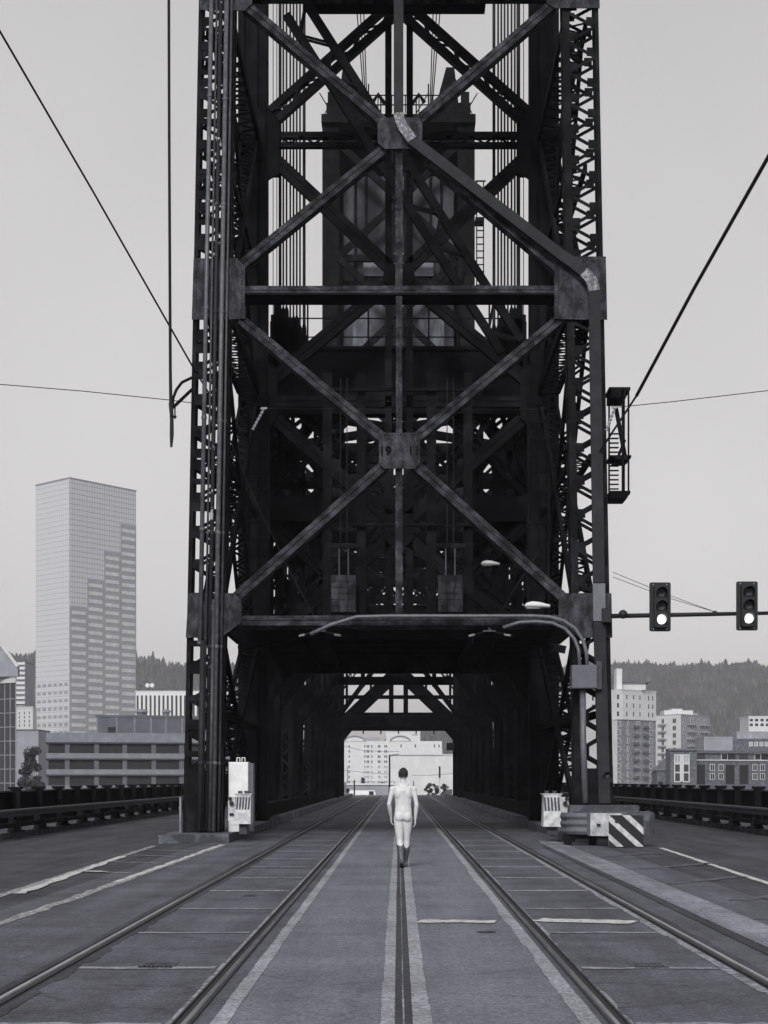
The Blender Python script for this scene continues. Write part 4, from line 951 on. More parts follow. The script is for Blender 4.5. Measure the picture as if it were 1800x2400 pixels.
# left edge: glass building with a sloped top
b = Bld('glass_office', 'dark glass office building with pale vertical mullions and sloped top at the left edge', 'office building', [(-160,470),(38,450)], H(1590,450), rear=[(30,475),(-160,495)], wall='glass', roof='wall_grey', parapet=.4)
for i in range(16): b.window(0, .995-.062*i, -14, .22, 14+H(1590,450), 'wall_grey', None, name='mullion')
for i in range(9): b.band(0, .0, 1, -6+i*3.3, -6+i*3.3+.16, .09, 'wall_grey', 'transom', .08)
b.band(0, .0, 1, H(1590,450)-1.0, H(1590,450), .35, 'wall_pale', 'cornice', .34)
bt = MB(); x0, x1 = (-160-VX)*450/F, (40-VX)*450/F; zz0 = H(1589,450)+.42
bt.prism([(x0,zz0),(x1,zz0),(x1,H(1562,450)),((0-VX)*450/F,H(1507,450)),(x0,H(1300,450))], 'y', 451, 453); bt.build('sloped_roof', M['wall_grey'], b.t)
MB().beam(((x1),450.8,H(1561,450)),(x0,450.8,H(1299,450)),.7,.5,(0,-1,0)).build('roof_edge', M['wall_pale'], b.t)
# distant balcony tower and white block
b = Bld('balcony_tower', 'distant apartment tower with stacked white balconies beside the left glass building', 'apartment tower', [(36,900),(59,900)], H(1553,900), wall='wall_grey')
for i in range(9): b.band(0, .0, 1, H(1650,900)+i*2.3, H(1650,900)+i*2.3+1.1, .9, 'wall_white', 'balcony', .88)
b = Bld('white_block', 'small white building with few windows left of the tall tower', 'building', [(38,700),(77,690),(86,712)], H(1661,700), wall='wall_white', roof='wall_pale')
for i in range(4):
    for j in range(3): b.window(0, .2+.3*j, H(1700,700)+i*1.5-.6, .55, .9, 'glass')
b = Bld('low_grey_block', 'low dark grey building below the white block', 'building', [(38,600),(90,600)], H(1713,600), wall='wall_grey')
# parking garage
b = Bld('parking_garage', 'low dark concrete parking garage with open decks behind the left parapet', 'parking garage', [(108,378),(545,388)], H(1717,378), depth=40, wall='black', roof=None)  # black wall colour stands in for the shade inside the open decks
b.band(0, 0, 1, H(1739,378), H(1717,378), .4, 'garage_lt', 'parapet_band', .39)
for k in range(5):
    zt2 = H(1717+22+38*k,378); 
    if k: b.band(0, 0, 1, zt2, zt2+1.0, .4, 'garage_lt', 'deck_band', .39)
    b.band(0, -.004, 1.004, zt2-.28, zt2-.002, .7, 'grey_dk', 'ledge', .6)
    for i, u in enumerate((.08,.17,.27,.36,.46,.56,.65,.75,.86,.95)): 
        o = b.window(0, u, zt2+.002, .18, .35, 'grey_dk', None, name='downpipe')
for u in (.0, .11, .265, .415, .57, .72, .86, 1.0): b.band(0, max(0,u-.012), min(1,u+.012), -14, H(1739,378)-.3, .36, 'garage', 'column', .35)
b.band(0, 0, 1, -14, -13, .2, 'garage', 'base_wall', .19)
b = Bld('upper_garage_block', 'dark panelled block set back above the parking garage', 'building', [(226,402),(545,410)], H(1681,402), zbase=H(1719,385), wall='garage', roof='garage')
for u in (.0,.14,.27,.39,.5,.62,.75): b.band(0, u, u+.012, H(1719,385), H(1681,402), .1, 'garage_lt', 'panel_rib', .09)
b.window(0, .115, H(1716,402), 1.9, 1.1, 'black', None)
for px, w in ((331, 16), (390, 11)):
    t = thing('roof_vent', f'mushroom roof vent on the dark block, {"larger left one" if w > 12 else "smaller right one"}', 'roof vent', P(px,1681,408), 'roof vents on the dark block')
    c = P(px,1681,408); r = w*408/F
    MB().tube([c+Vector((0,0,.45)), c+Vector((0,0,1.2))], r*.7, 12).tube([c+Vector((0,0,1.0)), c+Vector((0,0,1.25)), c+Vector((0,0,1.7))], [r,r,r*.55], 12).build('cowl', M['garage_lt'], t)
# white finned building with dishes
b = Bld('finned_building', 'white office building with dark vertical window slots left of the tower leg', 'office building', [(318,700),(545,700)], H(1621,700), wall='fin', roof='fin', parapet=.3)
for i in range(22): b.window(0, .02+.0445*i, H(1690,700), .72, H(1630,700)-H(1690,700), 'glass', None)
for px, lab in ((345.5, 'left white round dish on the finned building roof'), (356.5, 'right white round dish on the finned building roof')):
    c = P(px,1606.5,705); t = thing('satellite_dish', lab, 'dish', P(px,1619,705), 'white dishes on the finned roof')
    MB().sphere(c, (.82,.3,.82), 14, 10).build('dish', M['fin'], t, smooth=True); MB().tube([c+Vector((0,.3,0)), P(px,1621,705.5)], .12, 6).build('mast', M['grey'], t)
# right: tall brick and cream apartment building
b = Bld('brick_apartment', 'tall apartment building with cream top storeys over brick, right of the tower', 'apartment building', [(1310,700),(1458,667),(1537,684)], H(1618,667), wall='brick', roof='wall_pale', parapet=.5)
zc = H(1684,667)
for i in (0, 1): b.band(i, 0, 1, zc, H(1618,667)-.003, .12, 'wall_white', 'cream_storeys', .11); b.band(i, 0, 1, zc-.35, zc-.002, .35, 'wall_pale', 'cornice', .34)
b.band(0, .0, .93, -14, zc-.36, .14, 'wall_pale', 'pale_wing', .13)
for r in range(3):
    z = zc+.9+r*2.95
    for u in (.13,.33,.52,.78,.9): b.window(1, u, z, .62, 1.6, 'glass', None).location.y -= .13
    for u in (.15,.28,.42,.55,.68,.8,.94): b.window(0, u, z, 1.2, 1.6, 'glass', None).location.y -= .13
for r in range(9):
    z = zc-2.6-r*2.95
    for u, w, mu in ((.17,.7,0),(.47,1.9,3),(.85,1.3,1)): b.window(1, u, z, w, 1.7, 'glass', 'wall_white', .16, mull=mu)
    for u in (.2,.4,.6,.8,.95): b.window(0, u, z, 1.3, 1.6, 'glass', 'wall_white', .14, mull=1).location.y -= .15
    o = b.band(1, .32, .46, z-.5, z+.35, .9, 'brick_dk', 'balcony', .88) if r % 1 == 0 else 0
    b.band(1, .6, .74, z-.5, z+.35, .9, 'brick_dk', 'balcony', .88)
x0, x1 = (1459-VX)*672/F, (1517-VX)*672/F
MB().bx(x0, x1, 676, 690, H(1618,667)+.52, H(1599,672)).build('penthouse', M['wall_pale'], b.t); MB().bx(x0-1, x1+1.8, 675, 691, H(1599,672)+.003, H(1596,672)+.1).build('penthouse_roof', M['roof'], b.t)
MB().bx((1445-VX)*672/F, (1458-VX)*672/F, 672, 680, H(1618,667)+.52, H(1567,672)).build('stair_tower', M['wall_white'], b.t)
# white apartment block behind
b = Bld('white_apartments', 'white and grey apartment block with balconies between the brick tower and the hill', 'apartment building', [(1536,805),(1596,790),(1664,815)], H(1677,800), wall='wall_grey', roof='wall_grey', parapet=.3)
b.band(0, 0, 1, -14, H(1677,800)-.02, .12, 'wall_white', 'white_front', .11)
for r in range(8):
    z = H(1690,800)-r*3.0
    for u, w in ((.3,1.8),(.75,2.2)): b.window(0, u, z-1, w, 1.8, 'glass', 'wall_white', .2, mull=1).location.y -= .13
    b.band(0, .15, .45, z-1.9, z-1.2, .9, 'wall_grey', 'balcony', .77)
    for u in (.12,.35,.58,.82): b.window(1, u, z-1, 1.3, 1.7, 'glass', 'wall_pale', .2)
    b.band(1, .2, .5, z-1.7, z-1.55, 1.0, 'wall_pale', 'balcony_slab', .9); b.band(1, .62, .95, z-1.7, z-1.55, 1.0, 'wall_pale', 'balcony_slab', .9)
for p0, p1, y_, m in ((1561,1629,1664,'wall_white'),(1579,1604,1660,'wall_white'),(1604,1640,1671,'wall_grey')): MB().bx((p0-VX)*800/F, (p1-VX)*800/F, 806-(p1-p0)*.01, 815+p0*.002, H(1677,800)+.302, H(y_,800)).build('roof_block', M[m], b.t)
# brick townhouses
b = Bld('brick_townhouses', 'low dark brick townhouse row with recessed balconies above the right parapet', 'townhouses', [(1627,455),(1850,468)], H(1761,455), wall='brick_dk', roof='brick_dk', parapet=.25)
b.band(0, 0, 1, H(1761,455)-.4, H(1761,455)-.01, .5, 'grey', 'eave', .49); b.band(0, 0, 1, H(1781,455)-.15, H(1781,455)+.1, .25, 'wall_pale', 'string_course', .24)
for i, u in enumerate((.055,.3,.37,.5,.65,.72,.86,.95)):
    w = 2.6 if i in (0,2,3,5,6) else 1.7
    b.window(0, u+.01, H(1779.5,455), w, 1.35, 'black' if i % 3 else 'glass', 'wall_pale' if i in (1,4) else None)
for u, w in ((.065,2.5),(.37,2.6),(.515,2.6),(.83,2.6)): b.window(0, u, H(1838,455), w, 4.6, 'black', None, name='recess')  # flat black panels: the shade of the recesses as plain colour
for u in (.185,.275,.63,.71,.93):
    for y_ in (1805, 1826): b.window(0, u, H(y_,455), 1.15, 1.3, 'glass_lt' if (u*100+y_)%3 < 1 else 'glass', 'wall_pale', .13, mull=1)
b = Bld('window_tower', 'brick stair tower with tall white gridded windows beside the townhouses', 'building', [(1571,452),(1633,452)], H(1757,452), depth=8, wall='brick_dk', roof='grey', parapet=.3)
b.band(0, -.06, 1.06, H(1757,452)-.2, H(1757,452)-.003, .5, 'grey', 'eave', .49)
for u in (.27, .60):
    for y_, h_ in ((1787,1.7),(1809,1.75),(1831,1.9)): b.window(0, u, H(y_,452), 1.15, h_, 'glass_lt' if y_ < 1790 else 'glass', 'wall_white', .2, mull=1 if y_ < 1790 else 0)
b.band(0, .40, .47, H(1831,452), H(1768,452), .08, 'wall_pale', 'pilaster', .07)
b = Bld('grey_block', 'plain grey block behind the brick townhouses', 'building', [(1650,520),(1717,520)], H(1731,520), wall='wall_grey', roof='wall_grey', depth=15)
b = Bld('terraced_block', 'stepped dark apartment block behind the townhouses at the right edge', 'building', [(1706,560),(1860,560)], H(1735,560), wall='brick_dk', roof='brick_dk')
for i in range(5): b.window(0, .35+.08*i, H(1748,560), .8, 1.0, 'glass_lt', 'wall_pale', .15)
MB().bx((1728-VX)*565/F, (1860-VX)*565/F, 566, 580, H(1735,560)+.51, H(1714,565)).build('upper_storey', M['wall_grey'], b.t)
for i in range(4):
    MB().bx((1730+i*14-VX)*564/F, (1738+i*14-VX)*564/F, 565.9, 566, H(1732,564), H(1722,564)).build('window', M['glass_lt'], b.t)
MB().bx((1686-VX)*560/F, (1708-VX)*560/F, 561, 570, H(1760,560), H(1727,560)).build('roof_block', M['wall_pale'], b.t)
b = Bld('pale_block', 'pale building with dark windows high at the right edge', 'building', [(1755,760),(1870,760)], H(1681,760), wall='wall_white', roof='wall_pale')
for r in range(2):
    for i in range(7): b.window(0, .05+.11*i, H(1691+11*r,760), 1.3, 1.1, 'glass', None)
b = Bld('gabled_house', 'small dark gabled house beside the brick apartment tower', 'house', [(1540,500),(1571,500)], H(1806,500), depth=10, wall='brick_dk', roof=None)
x0, x1 = b.f[0].x, b.f[1].x; MB().prism([(x0-.2,H(1806,500)),(x1+.3,H(1806,500)),(x1,H(1776,500))], 'y', 499.6, 510).build('roof', M['roof'], b.t)
# centre: white mission style building and blank warehouse
b = Bld('mission_building', 'white multi storey building with curved parapets seen through the bridge opening', 'building', [(770,1000),(1036,1000)], H(1737,1000), depth=30, wall='wall_white', roof=None)
def curved(px0, px1, ytop, m, nm, ybase=1737):
    n = 14; pts = []
    for i in range(n+1):
        u = i/n; y = ybase-(ybase-ytop)*math.sin(math.pi*u)**.6; pts.append(((px0+(px1-px0)*u-VX)*1000/F, H(y,1000)))
    MB().prism(pts, 'y', 999.7, 1004).build(nm, M[m], b.t)
    rb = MB(); rb.tube([(x,999.5,z+.25) for x, z in pts], .42, 6); rb.build('tile_coping', M['wall_grey'], b.t)
curved(806, 856, 1726, 'wall_white', 'curved_parapet'); curved(914, 962, 1726, 'wall_white', 'curved_parapet')
MB().bx((848-VX)*1000/F, (888-VX)*1000/F, 1004.2, 1012, H(1737,1000), H(1728,1000)).build('tiled_roof', M['wall_grey'], b.t)
for r in range(8):
    z = H(1752+12*r,1000)
    for px in (818.5,855,860.5,864,871.5,887,890.5,902,906): b.window(0, (px-770)/266, z, .55, 1.25, 'glass' if r < 4 or px < 820 else 'wall_grey', None)
for px in (940,973.5,1018.5,1029): b.window(0, (px-770)/266, H(1752,1000), .6, 1.6, 'glass', None)
b = Bld('far_hall', 'pale distant block rising behind the white mission building', 'building', [(905,1150),(985,1150)], H(1716,1150), wall='wall_white', roof='wall_pale')
for i in range(5): b.window(0, .78+.035*i, H(1724,1150), .6, 1.0, 'wall_grey', None)
b = Bld('blank_warehouse', 'plain white blank-walled warehouse seen through the bridge opening', 'warehouse', [(915,600),(1100,600)], H(1770,600), depth=40, wall='wall_white', roof='wall_pale', parapet=.35)
b.band(0, .0, .66, H(1771.5,600), H(1770,600)-.01, .08, 'wall_grey', 'coping', .07); b.band(0, .66, .668, H(1771,600), H(1756,600), .08, 'wall_grey', 'pipe', .07)
# low wall, van, poles, bushes past the crest
t = thing('overpass_wall', 'low grey wall with white coping beyond the end of the bridge', 'wall', P(860,1860,300))
p, q = P(780,1862,300), P(925,1840,300); MB().bx(p.x, q.x, 300, 300.6, -4, q.z).build('wall', M['wall_grey'], t); MB().bx(p.x, q.x, 299.8, 300.7, q.z+.003, H(1836,300)).build('coping', M['wall_white'], t)
mb = MB()
for i in range(7): x = p.x+(q.x-p.x)*i/6; mb.bx(x-.05,x+.05,300.2,300.3,H(1836,300),H(1834,300)+.1)
mb.bx(p.x,q.x,300.2,300.3,H(1834,300)+.08,H(1833.4,300)+.1); mb.build('railing', M['grey_dk'], t)
t = thing('parked_van', 'white van roof showing beyond the crest of the road', 'van', (P(850,1860,250).x, 250, -2.3))
p, q = P(819,1866,250), P(882,1852.5,250)
MB().prism([(p.x,-1.95),(q.x,-1.95),(q.x,-.9),(q.x-.15,-.1),(q.x-.3,q.z),(p.x+.1,q.z),(p.x,q.z-.15)], 'y', 250, 251.8).build('body', M['white'], t)
MB().bx(q.x-.95, q.x-.35, 249.97, 249.999, -.55, q.z-.1).build('side_window', M['glass'], t)
for x in (p.x+.6, q.x-.7): MB().tube([(x,249.98,-1.95),(x,250.25,-1.95)], .34, 14).build('wheel', M['black'], t)
def pole(px, py0, py1, Z, r, m, name, label, cat):
    t = thing(name, label, cat, (P(px,py1,Z).x, Z, P(px,py1+4,Z).z)); MB().tube([P(px,py1+4,Z), P(px,py0,Z)], [r, r*.8], 10).build('shaft', M[m], t); return t
t = pole(913, 1769, 1863, 230, .12, 'black', 'wire_pole', 'tall black pole beyond the crest left of the walking person', 'pole')
MB().tube([P(913,1771,230), P(935,1767,230)], .035, 6).build('bracket_arm', M['black'], t)
pole(830.5, 1828, 1863, 225, .09, 'black', 'short_post', 'short black post near the white van', 'post')
t = pole(814.5, 1795, 1840, 420, .14, 'wall_grey', 'light_pole', 'thin grey light pole at the left of the bridge opening', 'pole')
MB().beam(P(813,1797,420), P(818,1795,420), .1, .2).build('lamp_arm', M['grey'], t)
pole(969, 1830, 1846, 260, .07, 'grey_dk', 'short_post', 'short dark post just right of the person', 'post')
for px in (845, 870, 893): pole(px, 1825, 1850, 310, .05, 'wall_white', 'slim_pole', 'slim white pole by the low wall beyond the bridge', 'pole')['group'] = 'slim white poles'
t = pole(1030.5, 1823, 1863, 220, .055, 'wall_white', 'rail_signal', 'narrow black rail signal on a white pole at the right of the opening', 'signal')
c = P(1030.5,1809.5,219.9); MB().bx(c.x-.1, c.x+.1, 219.8, 220.1, c.z-.66, c.z+.66).build('signal_head', M['black'], t)
for j in range(5):
    MB().tube([(c.x,219.8,c.z-.5+.25*j),(c.x,219.6,c.z-.5+.25*j)], .085, 10).build('lens_hood', M['grey_dk'], t)
t = thing('hanging_sign', 'dark square sign box on the right edge of the far opening', 'sign', P(1056,1750,152.9))
c = P(1054,1750,152); MB().bx(c.x-.25, c.x+.35, 151.9, 152, c.z-.3, c.z+.3).build('face', M['black'], t); MB().bx(c.x+.3,c.x+.6,151.95,152.3,c.z-.05,c.z+.05).build('bracket', M['steel_in'], t)
t = thing('end_pier', 'pale concrete end pier left of the far opening', 'pier', P(806,1865,183)); p, q = P(803,1866,183), P(811,1836,183); MB().bx(p.x,q.x,183,184,-.2,q.z).bx(p.x-.05,q.x+.05,182.95,184.05,q.z,q.z+.08).build('pier', M['conc_lt'], t)
t = thing('end_pier', 'pale sloping concrete end pier right of the far opening', 'pier', P(1048,1865,184)); p, q = P(1030,1866,186), P(1060,1850,186); MB().prism([(p.x,-.3),(q.x,-.3),(q.x,q.z),(q.x-.5,q.z)], 'y', 186, 187).build('pier', M['conc_lt'], t)
for pts, lab in (([P(795,1746,200),P(850,1759,200),P(905,1762,200),P(935,1761,200)], 'thin dark wire sagging across the top of the bridge opening'), ([P(800,1805,210),P(870,1812,210),P(912,1815,210)], 'thin dark wire low across the left of the bridge opening'), ([P(965,1817,210),P(1010,1817,210),P(1070,1812,210)], 'thin wire low across the right of the bridge opening')):
    cable(pts, .02, 'overhead_wire', lab, n=5)

# ------------------------------------------------------------------ vegetation
def leafcloud(mb, c, r, n, s, rr, mi=0, squash=1):
    for _ in range(n):
        d = Vector((rr.gauss(0,1), rr.gauss(0,1), rr.gauss(0,1))).normalized()*(rr.random()**.45)
        p = Vector(c)+Vector((d.x*r[0], d.y*r[1], d.z*r[2])); u = Vector((rr.gauss(0,1), rr.gauss(0,1), rr.gauss(0,1))).normalized(); w = u.orthogonal().normalized(); q = s*rr.uniform(.5,1.3)
        mb.add([p-u*q, p+w*q*.55, p+u*q, p-w*q*.55], [(0,1,2,3)], mi)
def tree(name, label, cat, base, h, r, lobes, leaves, ls, seed, m='leaf', group=None, trunk=.35):
    rr = random.Random(seed); t = thing(name, label, cat, base, group); base = Vector(base); mb = MB(); tops = []
    for i in range(lobes):
        a = rr.uniform(0, 6.28); q = rr.random(); z = h*(trunk+ (1-trunk)*rr.uniform(.12,.93)); rad = r*(1-.55*((z/h-trunk)/(1-trunk))**1.6)
        c = base+Vector((math.cos(a)*rad*.8*q**.5, math.sin(a)*rad*.8*q**.5, z)); k = rr.uniform(.28,.5)*r
        leafcloud(mb, c, (k,k,k*.85), leaves//lobes, ls, rr); tops.append(c)
    mb.build('crown', [M[m]], t, fixn=False)
    tb = MB(); tb.tube([base, base+Vector((0,0,h*.4)), base+Vector((r*.05,0,h*.8))], [r*.09, r*.07, r*.02], 7)
    for c in tops[:10]: tb.tube([base+Vector((0,0,h*.3+.2*(c.z-base.z))), c], [r*.04, r*.012], 5)
    tb.build('trunk', M['bark'], t); return t
p = P(74,1850,300); tree('dark_tree', 'dark bushy tree between the glass office and the parking garage', 'tree', (p.x,300,-13), 13+H(1744,300), 2.3, 26, 5200, .22, 1, trunk=.3)
p = P(58,1850,310); tree('dark_tree', 'lower dark tree at the foot of the glass office', 'tree', (p.x,310,-13), 13+H(1790,310), 1.6, 14, 2400, .22, 2)
p = P(1453,1850,330); tree('small_tree', 'dark round tree at the foot of the brick apartment tower', 'tree', (p.x,330,-13), 13+H(1812,330), 1.5, 16, 3000, .2, 3)
p = P(1546,1850,340); tree('small_tree', 'small dark tree beside the gabled house', 'tree', (p.x,340,-13), 13+H(1818,340), 1.2, 12, 2000, .2, 4)
for i, (px, top, w, lab) in enumerate(((1006,1827,.7,'slender dark bush left of the rail signal'),(1021,1836,.75,'round dark bush touching the rail signal'),(1043,1832,.85,'leafy bush right of the rail signal'))):
    p = P(px,1866,260); tree('roadside_bush', lab, 'bush', (p.x,260,-1.4), 1.4+H(top,260), w, 9, 900, .1, 10+i, trunk=.15)
for i, (px, top, lab) in enumerate(((847,1822,'dark bush behind the low wall, left one'),(893,1826,'round dark bush behind the low wall, right one'))):
    p = P(px,1842,330); tree('roadside_bush', lab, 'bush', (p.x,330,-4.5), 4.5+H(top,330), .85, 9, 900, .13, 20+i, trunk=.5)
p = P(814,1866,215); tree('roadside_bush', 'dark bush beside the pale end pier', 'bush', (p.x,215,-1), 1+H(1838,215), .4, 7, 700, .08, 30, trunk=.1)
# wooded hills: terrain and conifers
def hill(prof, ZB_, dep, seed, nx=60, ny=14):
    rr = random.Random(seed); xs = [a for a, _ in prof]; mb = MB(); vs = []
    def ridge(px):
        for (a, b), (c, d) in zip(prof[:-1], prof[1:]):
            if a <= px <= c: return b+(d-b)*(px-a)/(c-a)
        return prof[-1][1]
    def z(px, v):   # v 0 front foot .. 1 ridge
        return -14+(ridge(px)+14)*(v**.9)+7*noise.noise(Vector((px*.02, v*4, seed)))*v
    def pos(px, v): Z = ZB_+dep*v; return Vector(((px-VX)*ZB_/F, Z, z(px, v)))
    for j in range(ny+1):
        for i in range(nx+1): vs.append(pos(xs[0]+(xs[-1]-xs[0])*i/nx, j/ny))
    for i in range(nx+1): p = vs[ny*(nx+1)+i]; vs.append(Vector((p.x, p.y+500, -14)))
    mb.add(vs, [(j*(nx+1)+i, j*(nx+1)+i+1, (j+1)*(nx+1)+i+1, (j+1)*(nx+1)+i) for j in range(ny+1) for i in range(nx)])
    struct(mb.build('hills', M['forest'], fixn=False)); return pos, xs
def conifer_var(rr):
    vs, fs = [], []; tiers = 6; n = 7; H_ = 1.0
    for k in range(tiers):
        z0, z1 = .1+.9*k/tiers, .1+.9*min(1,(k+1.6)/tiers); r = .2*(1-k/tiers)*rr.uniform(.8,1.2)+.012; b = len(vs); vs.append((0,0,z1))
        for i in range(2*n):
            a = math.pi*i/n+k; q = r*(rr.uniform(.85,1.25) if i % 2 else .5); vs.append((q*math.cos(a), q*math.sin(a), z0-(.03 if i % 2 else 0)))
        fs += [(b, b+1+i, b+1+(i+1)%(2*n)) for i in range(2*n)]
    return np.array(vs), np.array(fs)
def forest(pos, xs, n, seed, hmin, hmax, vmin=.25):
    rr = random.Random(seed); var = [conifer_var(rr) for _ in range(5)]; VS, FS, o = [], [], 0
    for i in range(n):
        v = 1-(1-vmin)*rr.random()**1.3 if i % 5 else rr.uniform(.94,1.0); px = rr.uniform(xs[0], xs[-1]); p = pos(px, v); h = rr.uniform(hmin, hmax)*(1.3 if rr.random() < .06 else 1); a, f = var[rr.randrange(5)]; wd = rr.uniform(1.3,2.9)
        VS.append(a*np.array([h*wd*.75, h*wd*.75, h])+np.array([p.x, p.y, p.z-1.5])); FS.append(f+o); o += len(a)
    me = bpy.data.meshes.new('conifer_forest'); Vv = np.concatenate(VS); Ff = np.concatenate(FS)
    me.vertices.add(len(Vv)); me.vertices.foreach_set('co', Vv.ravel()); me.loops.add(Ff.size); me.loops.foreach_set('vertex_index', Ff.ravel().astype(np.int32))
    me.polygons.add(len(Ff)); me.polygons.foreach_set('loop_start', np.arange(0, Ff.size, 3, dtype=np.int32)); me.update(calc_edges=True)
    for q in ('forest', 'forest_lt', 'forest_dk'): me.materials.append(M[q])
    cnt = [len(f) for f in FS]; mi_ = np.repeat([rr.choice((0, 0, 1, 2)) for _ in cnt], cnt); me.polygons.foreach_set('material_index', mi_.astype(np.int32))
    ob = bpy.data.objects.new('conifer_forest', me); S.collection.objects.link(ob); return ob
def zz_(py, Z): return H(py, Z)
ZR, DP = 2100, 700
def rz(py): return CAMH+(VY-py)*(ZR+DP)/F
pos, xs = hill([(1240,rz(1610)),(1400,rz(1600)),(1455,rz(1580)),(1530,rz(1572)),(1640,rz(1571)),(1760,rz(1576)),(1960,rz(1570)),(2200,rz(1580)),(2900,rz(1566)),(3600,rz(1600))], ZR, DP, 3)
o = forest(pos, xs, 14000, 5, 10, 17); o['kind'] = 'stuff'; tag(o, 'dense conifer forest covering the hazy hill on the right', 'forest')
pos, xs = hill([(-1500,rz(1600)),(-800,rz(1566)),(-300,rz(1560)),(20,rz(1555)),(90,rz(1556)),(300,rz(1585)),(380,rz(1590)),(440,rz(1575)),(600,rz(1600))], ZR, DP, 9)
o = forest(pos, xs, 6000, 6, 12, 22); o['kind'] = 'stuff'; tag(o, 'wooded hill of conifers behind the left buildings', 'forest')
pos, xs = hill([(900,rz(1735)),(985,rz(1712)),(1060,rz(1700)),(1240,rz(1660))], 1900, 900, 14)
o = forest(pos, xs, 900, 7, 9, 15); o['kind'] = 'stuff'; tag(o, 'wooded slope glimpsed through the right of the bridge opening', 'forest')

# ------------------------------------------------------------------ the walking person, seen from behind
PX, PY = .085, 35.0
PT = thing('person', 'bare person in cowboy boots walking away along the centre of the bridge road', 'person', (PX, PY, 0)); PT['_w'] = (0, 0, 0)
def icos(sub=2):
    bm = bmesh.new(); bmesh.ops.create_icosphere(bm, subdivisions=sub, radius=1); v = np.array([x.co[:] for x in bm.verts]); f = [tuple(y.index for y in x.verts) for x in bm.faces]; bm.free(); return v, f
IV, IF_ = icos()
BV, BF = [], []
def ell(c, r, rot=None):
    v = IV*np.array(r)
    if rot is not None: v = v@np.array(rot).T
    b = len(BV); BV.extend((v+np.array(c)).tolist()); BF.extend([tuple(i+b for i in f) for f in IF_])
def limb(ps, rs, step=.35):
    for i in range(len(ps)-1):
        a, b = Vector(ps[i]), Vector(ps[i+1]); ra, rb = rs[i], rs[i+1]; n = max(2, int((b-a).length/(min(ra,rb)*step)))
        for k in range(n+1):
            t = k/n; r = ra+(rb-ra)*t; ell(tuple(a.lerp(b, t)), (r, r, r))
def tors(secs):                                    # (x, y, z, rx, ry) cross sections, densely filled
    for a, b in zip(secs[:-1], secs[1:]):
        n = max(2, int((b[2]-a[2])/.012))
        for k in range(n+1):
            t = k/n; t2 = t*t*(3-2*t); q = [a[i]+(b[i]-a[i])*(t if i < 3 else t2) for i in range(5)]; ell((q[0],q[1],q[2]), (q[3],q[4],.022))
tors([(0,0,.90,.160,.095),(0,0,.97,.168,.105),(0,.0,1.05,.161,.100),(0,.005,1.14,.151,.094),(0,.01,1.22,.156,.098),(0,.01,1.32,.172,.104),(0,.0,1.40,.180,.104),(0,-.005,1.46,.150,.085),(0,-.005,1.50,.10,.065),(0,.0,1.535,.062,.056)])
for k in (-1, 1):
    ell((k*.075,-.05,.93), (.084,.078,.098)); ell((k*.08,-.012,1.36), (.085,.088,.13)); ell((k*.12,0,1.46), (.10,.06,.045)); ell((k*.112,.0,.97),(.05,.075,.10))
limb([(0,-.005,1.49),(0,.005,1.60)], [.060,.054]); ell((-.045,-.01,1.515),(.06,.045,.035)); ell((.045,-.01,1.515),(.06,.045,.035))
# head, face forward (+y), ears, nose
ell((0,.015,1.70),(.073,.094,.10)); ell((0,.05,1.625),(.052,.058,.06)); ell((0,.02,1.64),(.058,.06,.06)); ell((0,.11,1.665),(.013,.022,.022)); ell((0,.098,1.625),(.022,.012,.008)); ell((0,.09,1.59),(.022,.018,.016))
for k in (-1, 1): ell((k*.075,.005,1.665),(.01,.018,.03)); ell((k*.03,.09,1.69),(.012,.01,.008)); ell((k*.035,.085,1.705),(.02,.014,.007))
# legs: left trails with its heel raised, right steps ahead
HL, HR = (-.086,-.0,.90), (.084,.01,.90)
KL, KR = (-.062,-.02,.50), (.062,.075,.505)
AL, AR = (-.026,-.16,.125), (.044,.15,.09)
def mid(a, b, t, o=(0,0,0)): return tuple(a[i]+(b[i]-a[i])*t+o[i] for i in range(3))
limb([HL, mid(HL,KL,.35), mid(HL,KL,.8), KL], [.093,.087,.066,.058]); limb([HR, mid(HR,KR,.35), mid(HR,KR,.8), KR], [.093,.086,.066,.058])
limb([KL, mid(KL,AL,.28,(0,-.018,0)), mid(KL,AL,.6,(0,-.008,0)), mid(KL,AL,.9)], [.057,.062,.046,.036]); limb([KR, mid(KR,AR,.28,(0,-.018,0)), mid(KR,AR,.6,(0,-.008,0)), mid(KR,AR,.9)], [.057,.062,.046,.036])
# arms and hands
SL, SR = (-.195,-.0,1.435), (.195,.0,1.435); EL, ER = (-.258,-.03,1.165), (.243,-.035,1.15); WL, WR = (-.222,.10,.935), (.222,.015,.905)
for s_, e_2, w_ in ((SL,EL,WL),(SR,ER,WR)):
    ell(s_, (.058,.056,.062)); limb([s_, mid(s_,e_2,.4), e_2], [.05,.046,.038]); limb([e_2, mid(e_2,w_,.3), w_], [.041,.042,.027])
def hand(w_, d, side):
    w_ = Vector(w_); d = Vector(d).normalized(); back = Vector((side,0,0)); fw = d.cross(back).normalized(); 
    if fw.y < 0: fw = -fw
    for k in range(9): t = k/8; c = w_+d*(.095*t); R = Matrix((back, fw, d)).transposed(); ell(tuple(c), (.016, .026+.017*math.sin(min(1,t*1.2)*1.5), .02), R)
    for i, (o, L) in enumerate(((.034,.078),(.012,.088),(-.011,.082),(-.032,.064))):
        a = w_+d*.085+fw*o; b_ = a+d*L*.45-back*.004; c = b_+d*L*.32-back*.018; e = c+d*L*.18-back*.022; limb([a,b_,c,e], [.0095,.009,.0082,.007])
    a = w_+d*.03+fw*.03; limb([a, a+d*.035+fw*.02-back*.012, a+d*.066+fw*.022-back*.022], [.013,.0105,.0085])
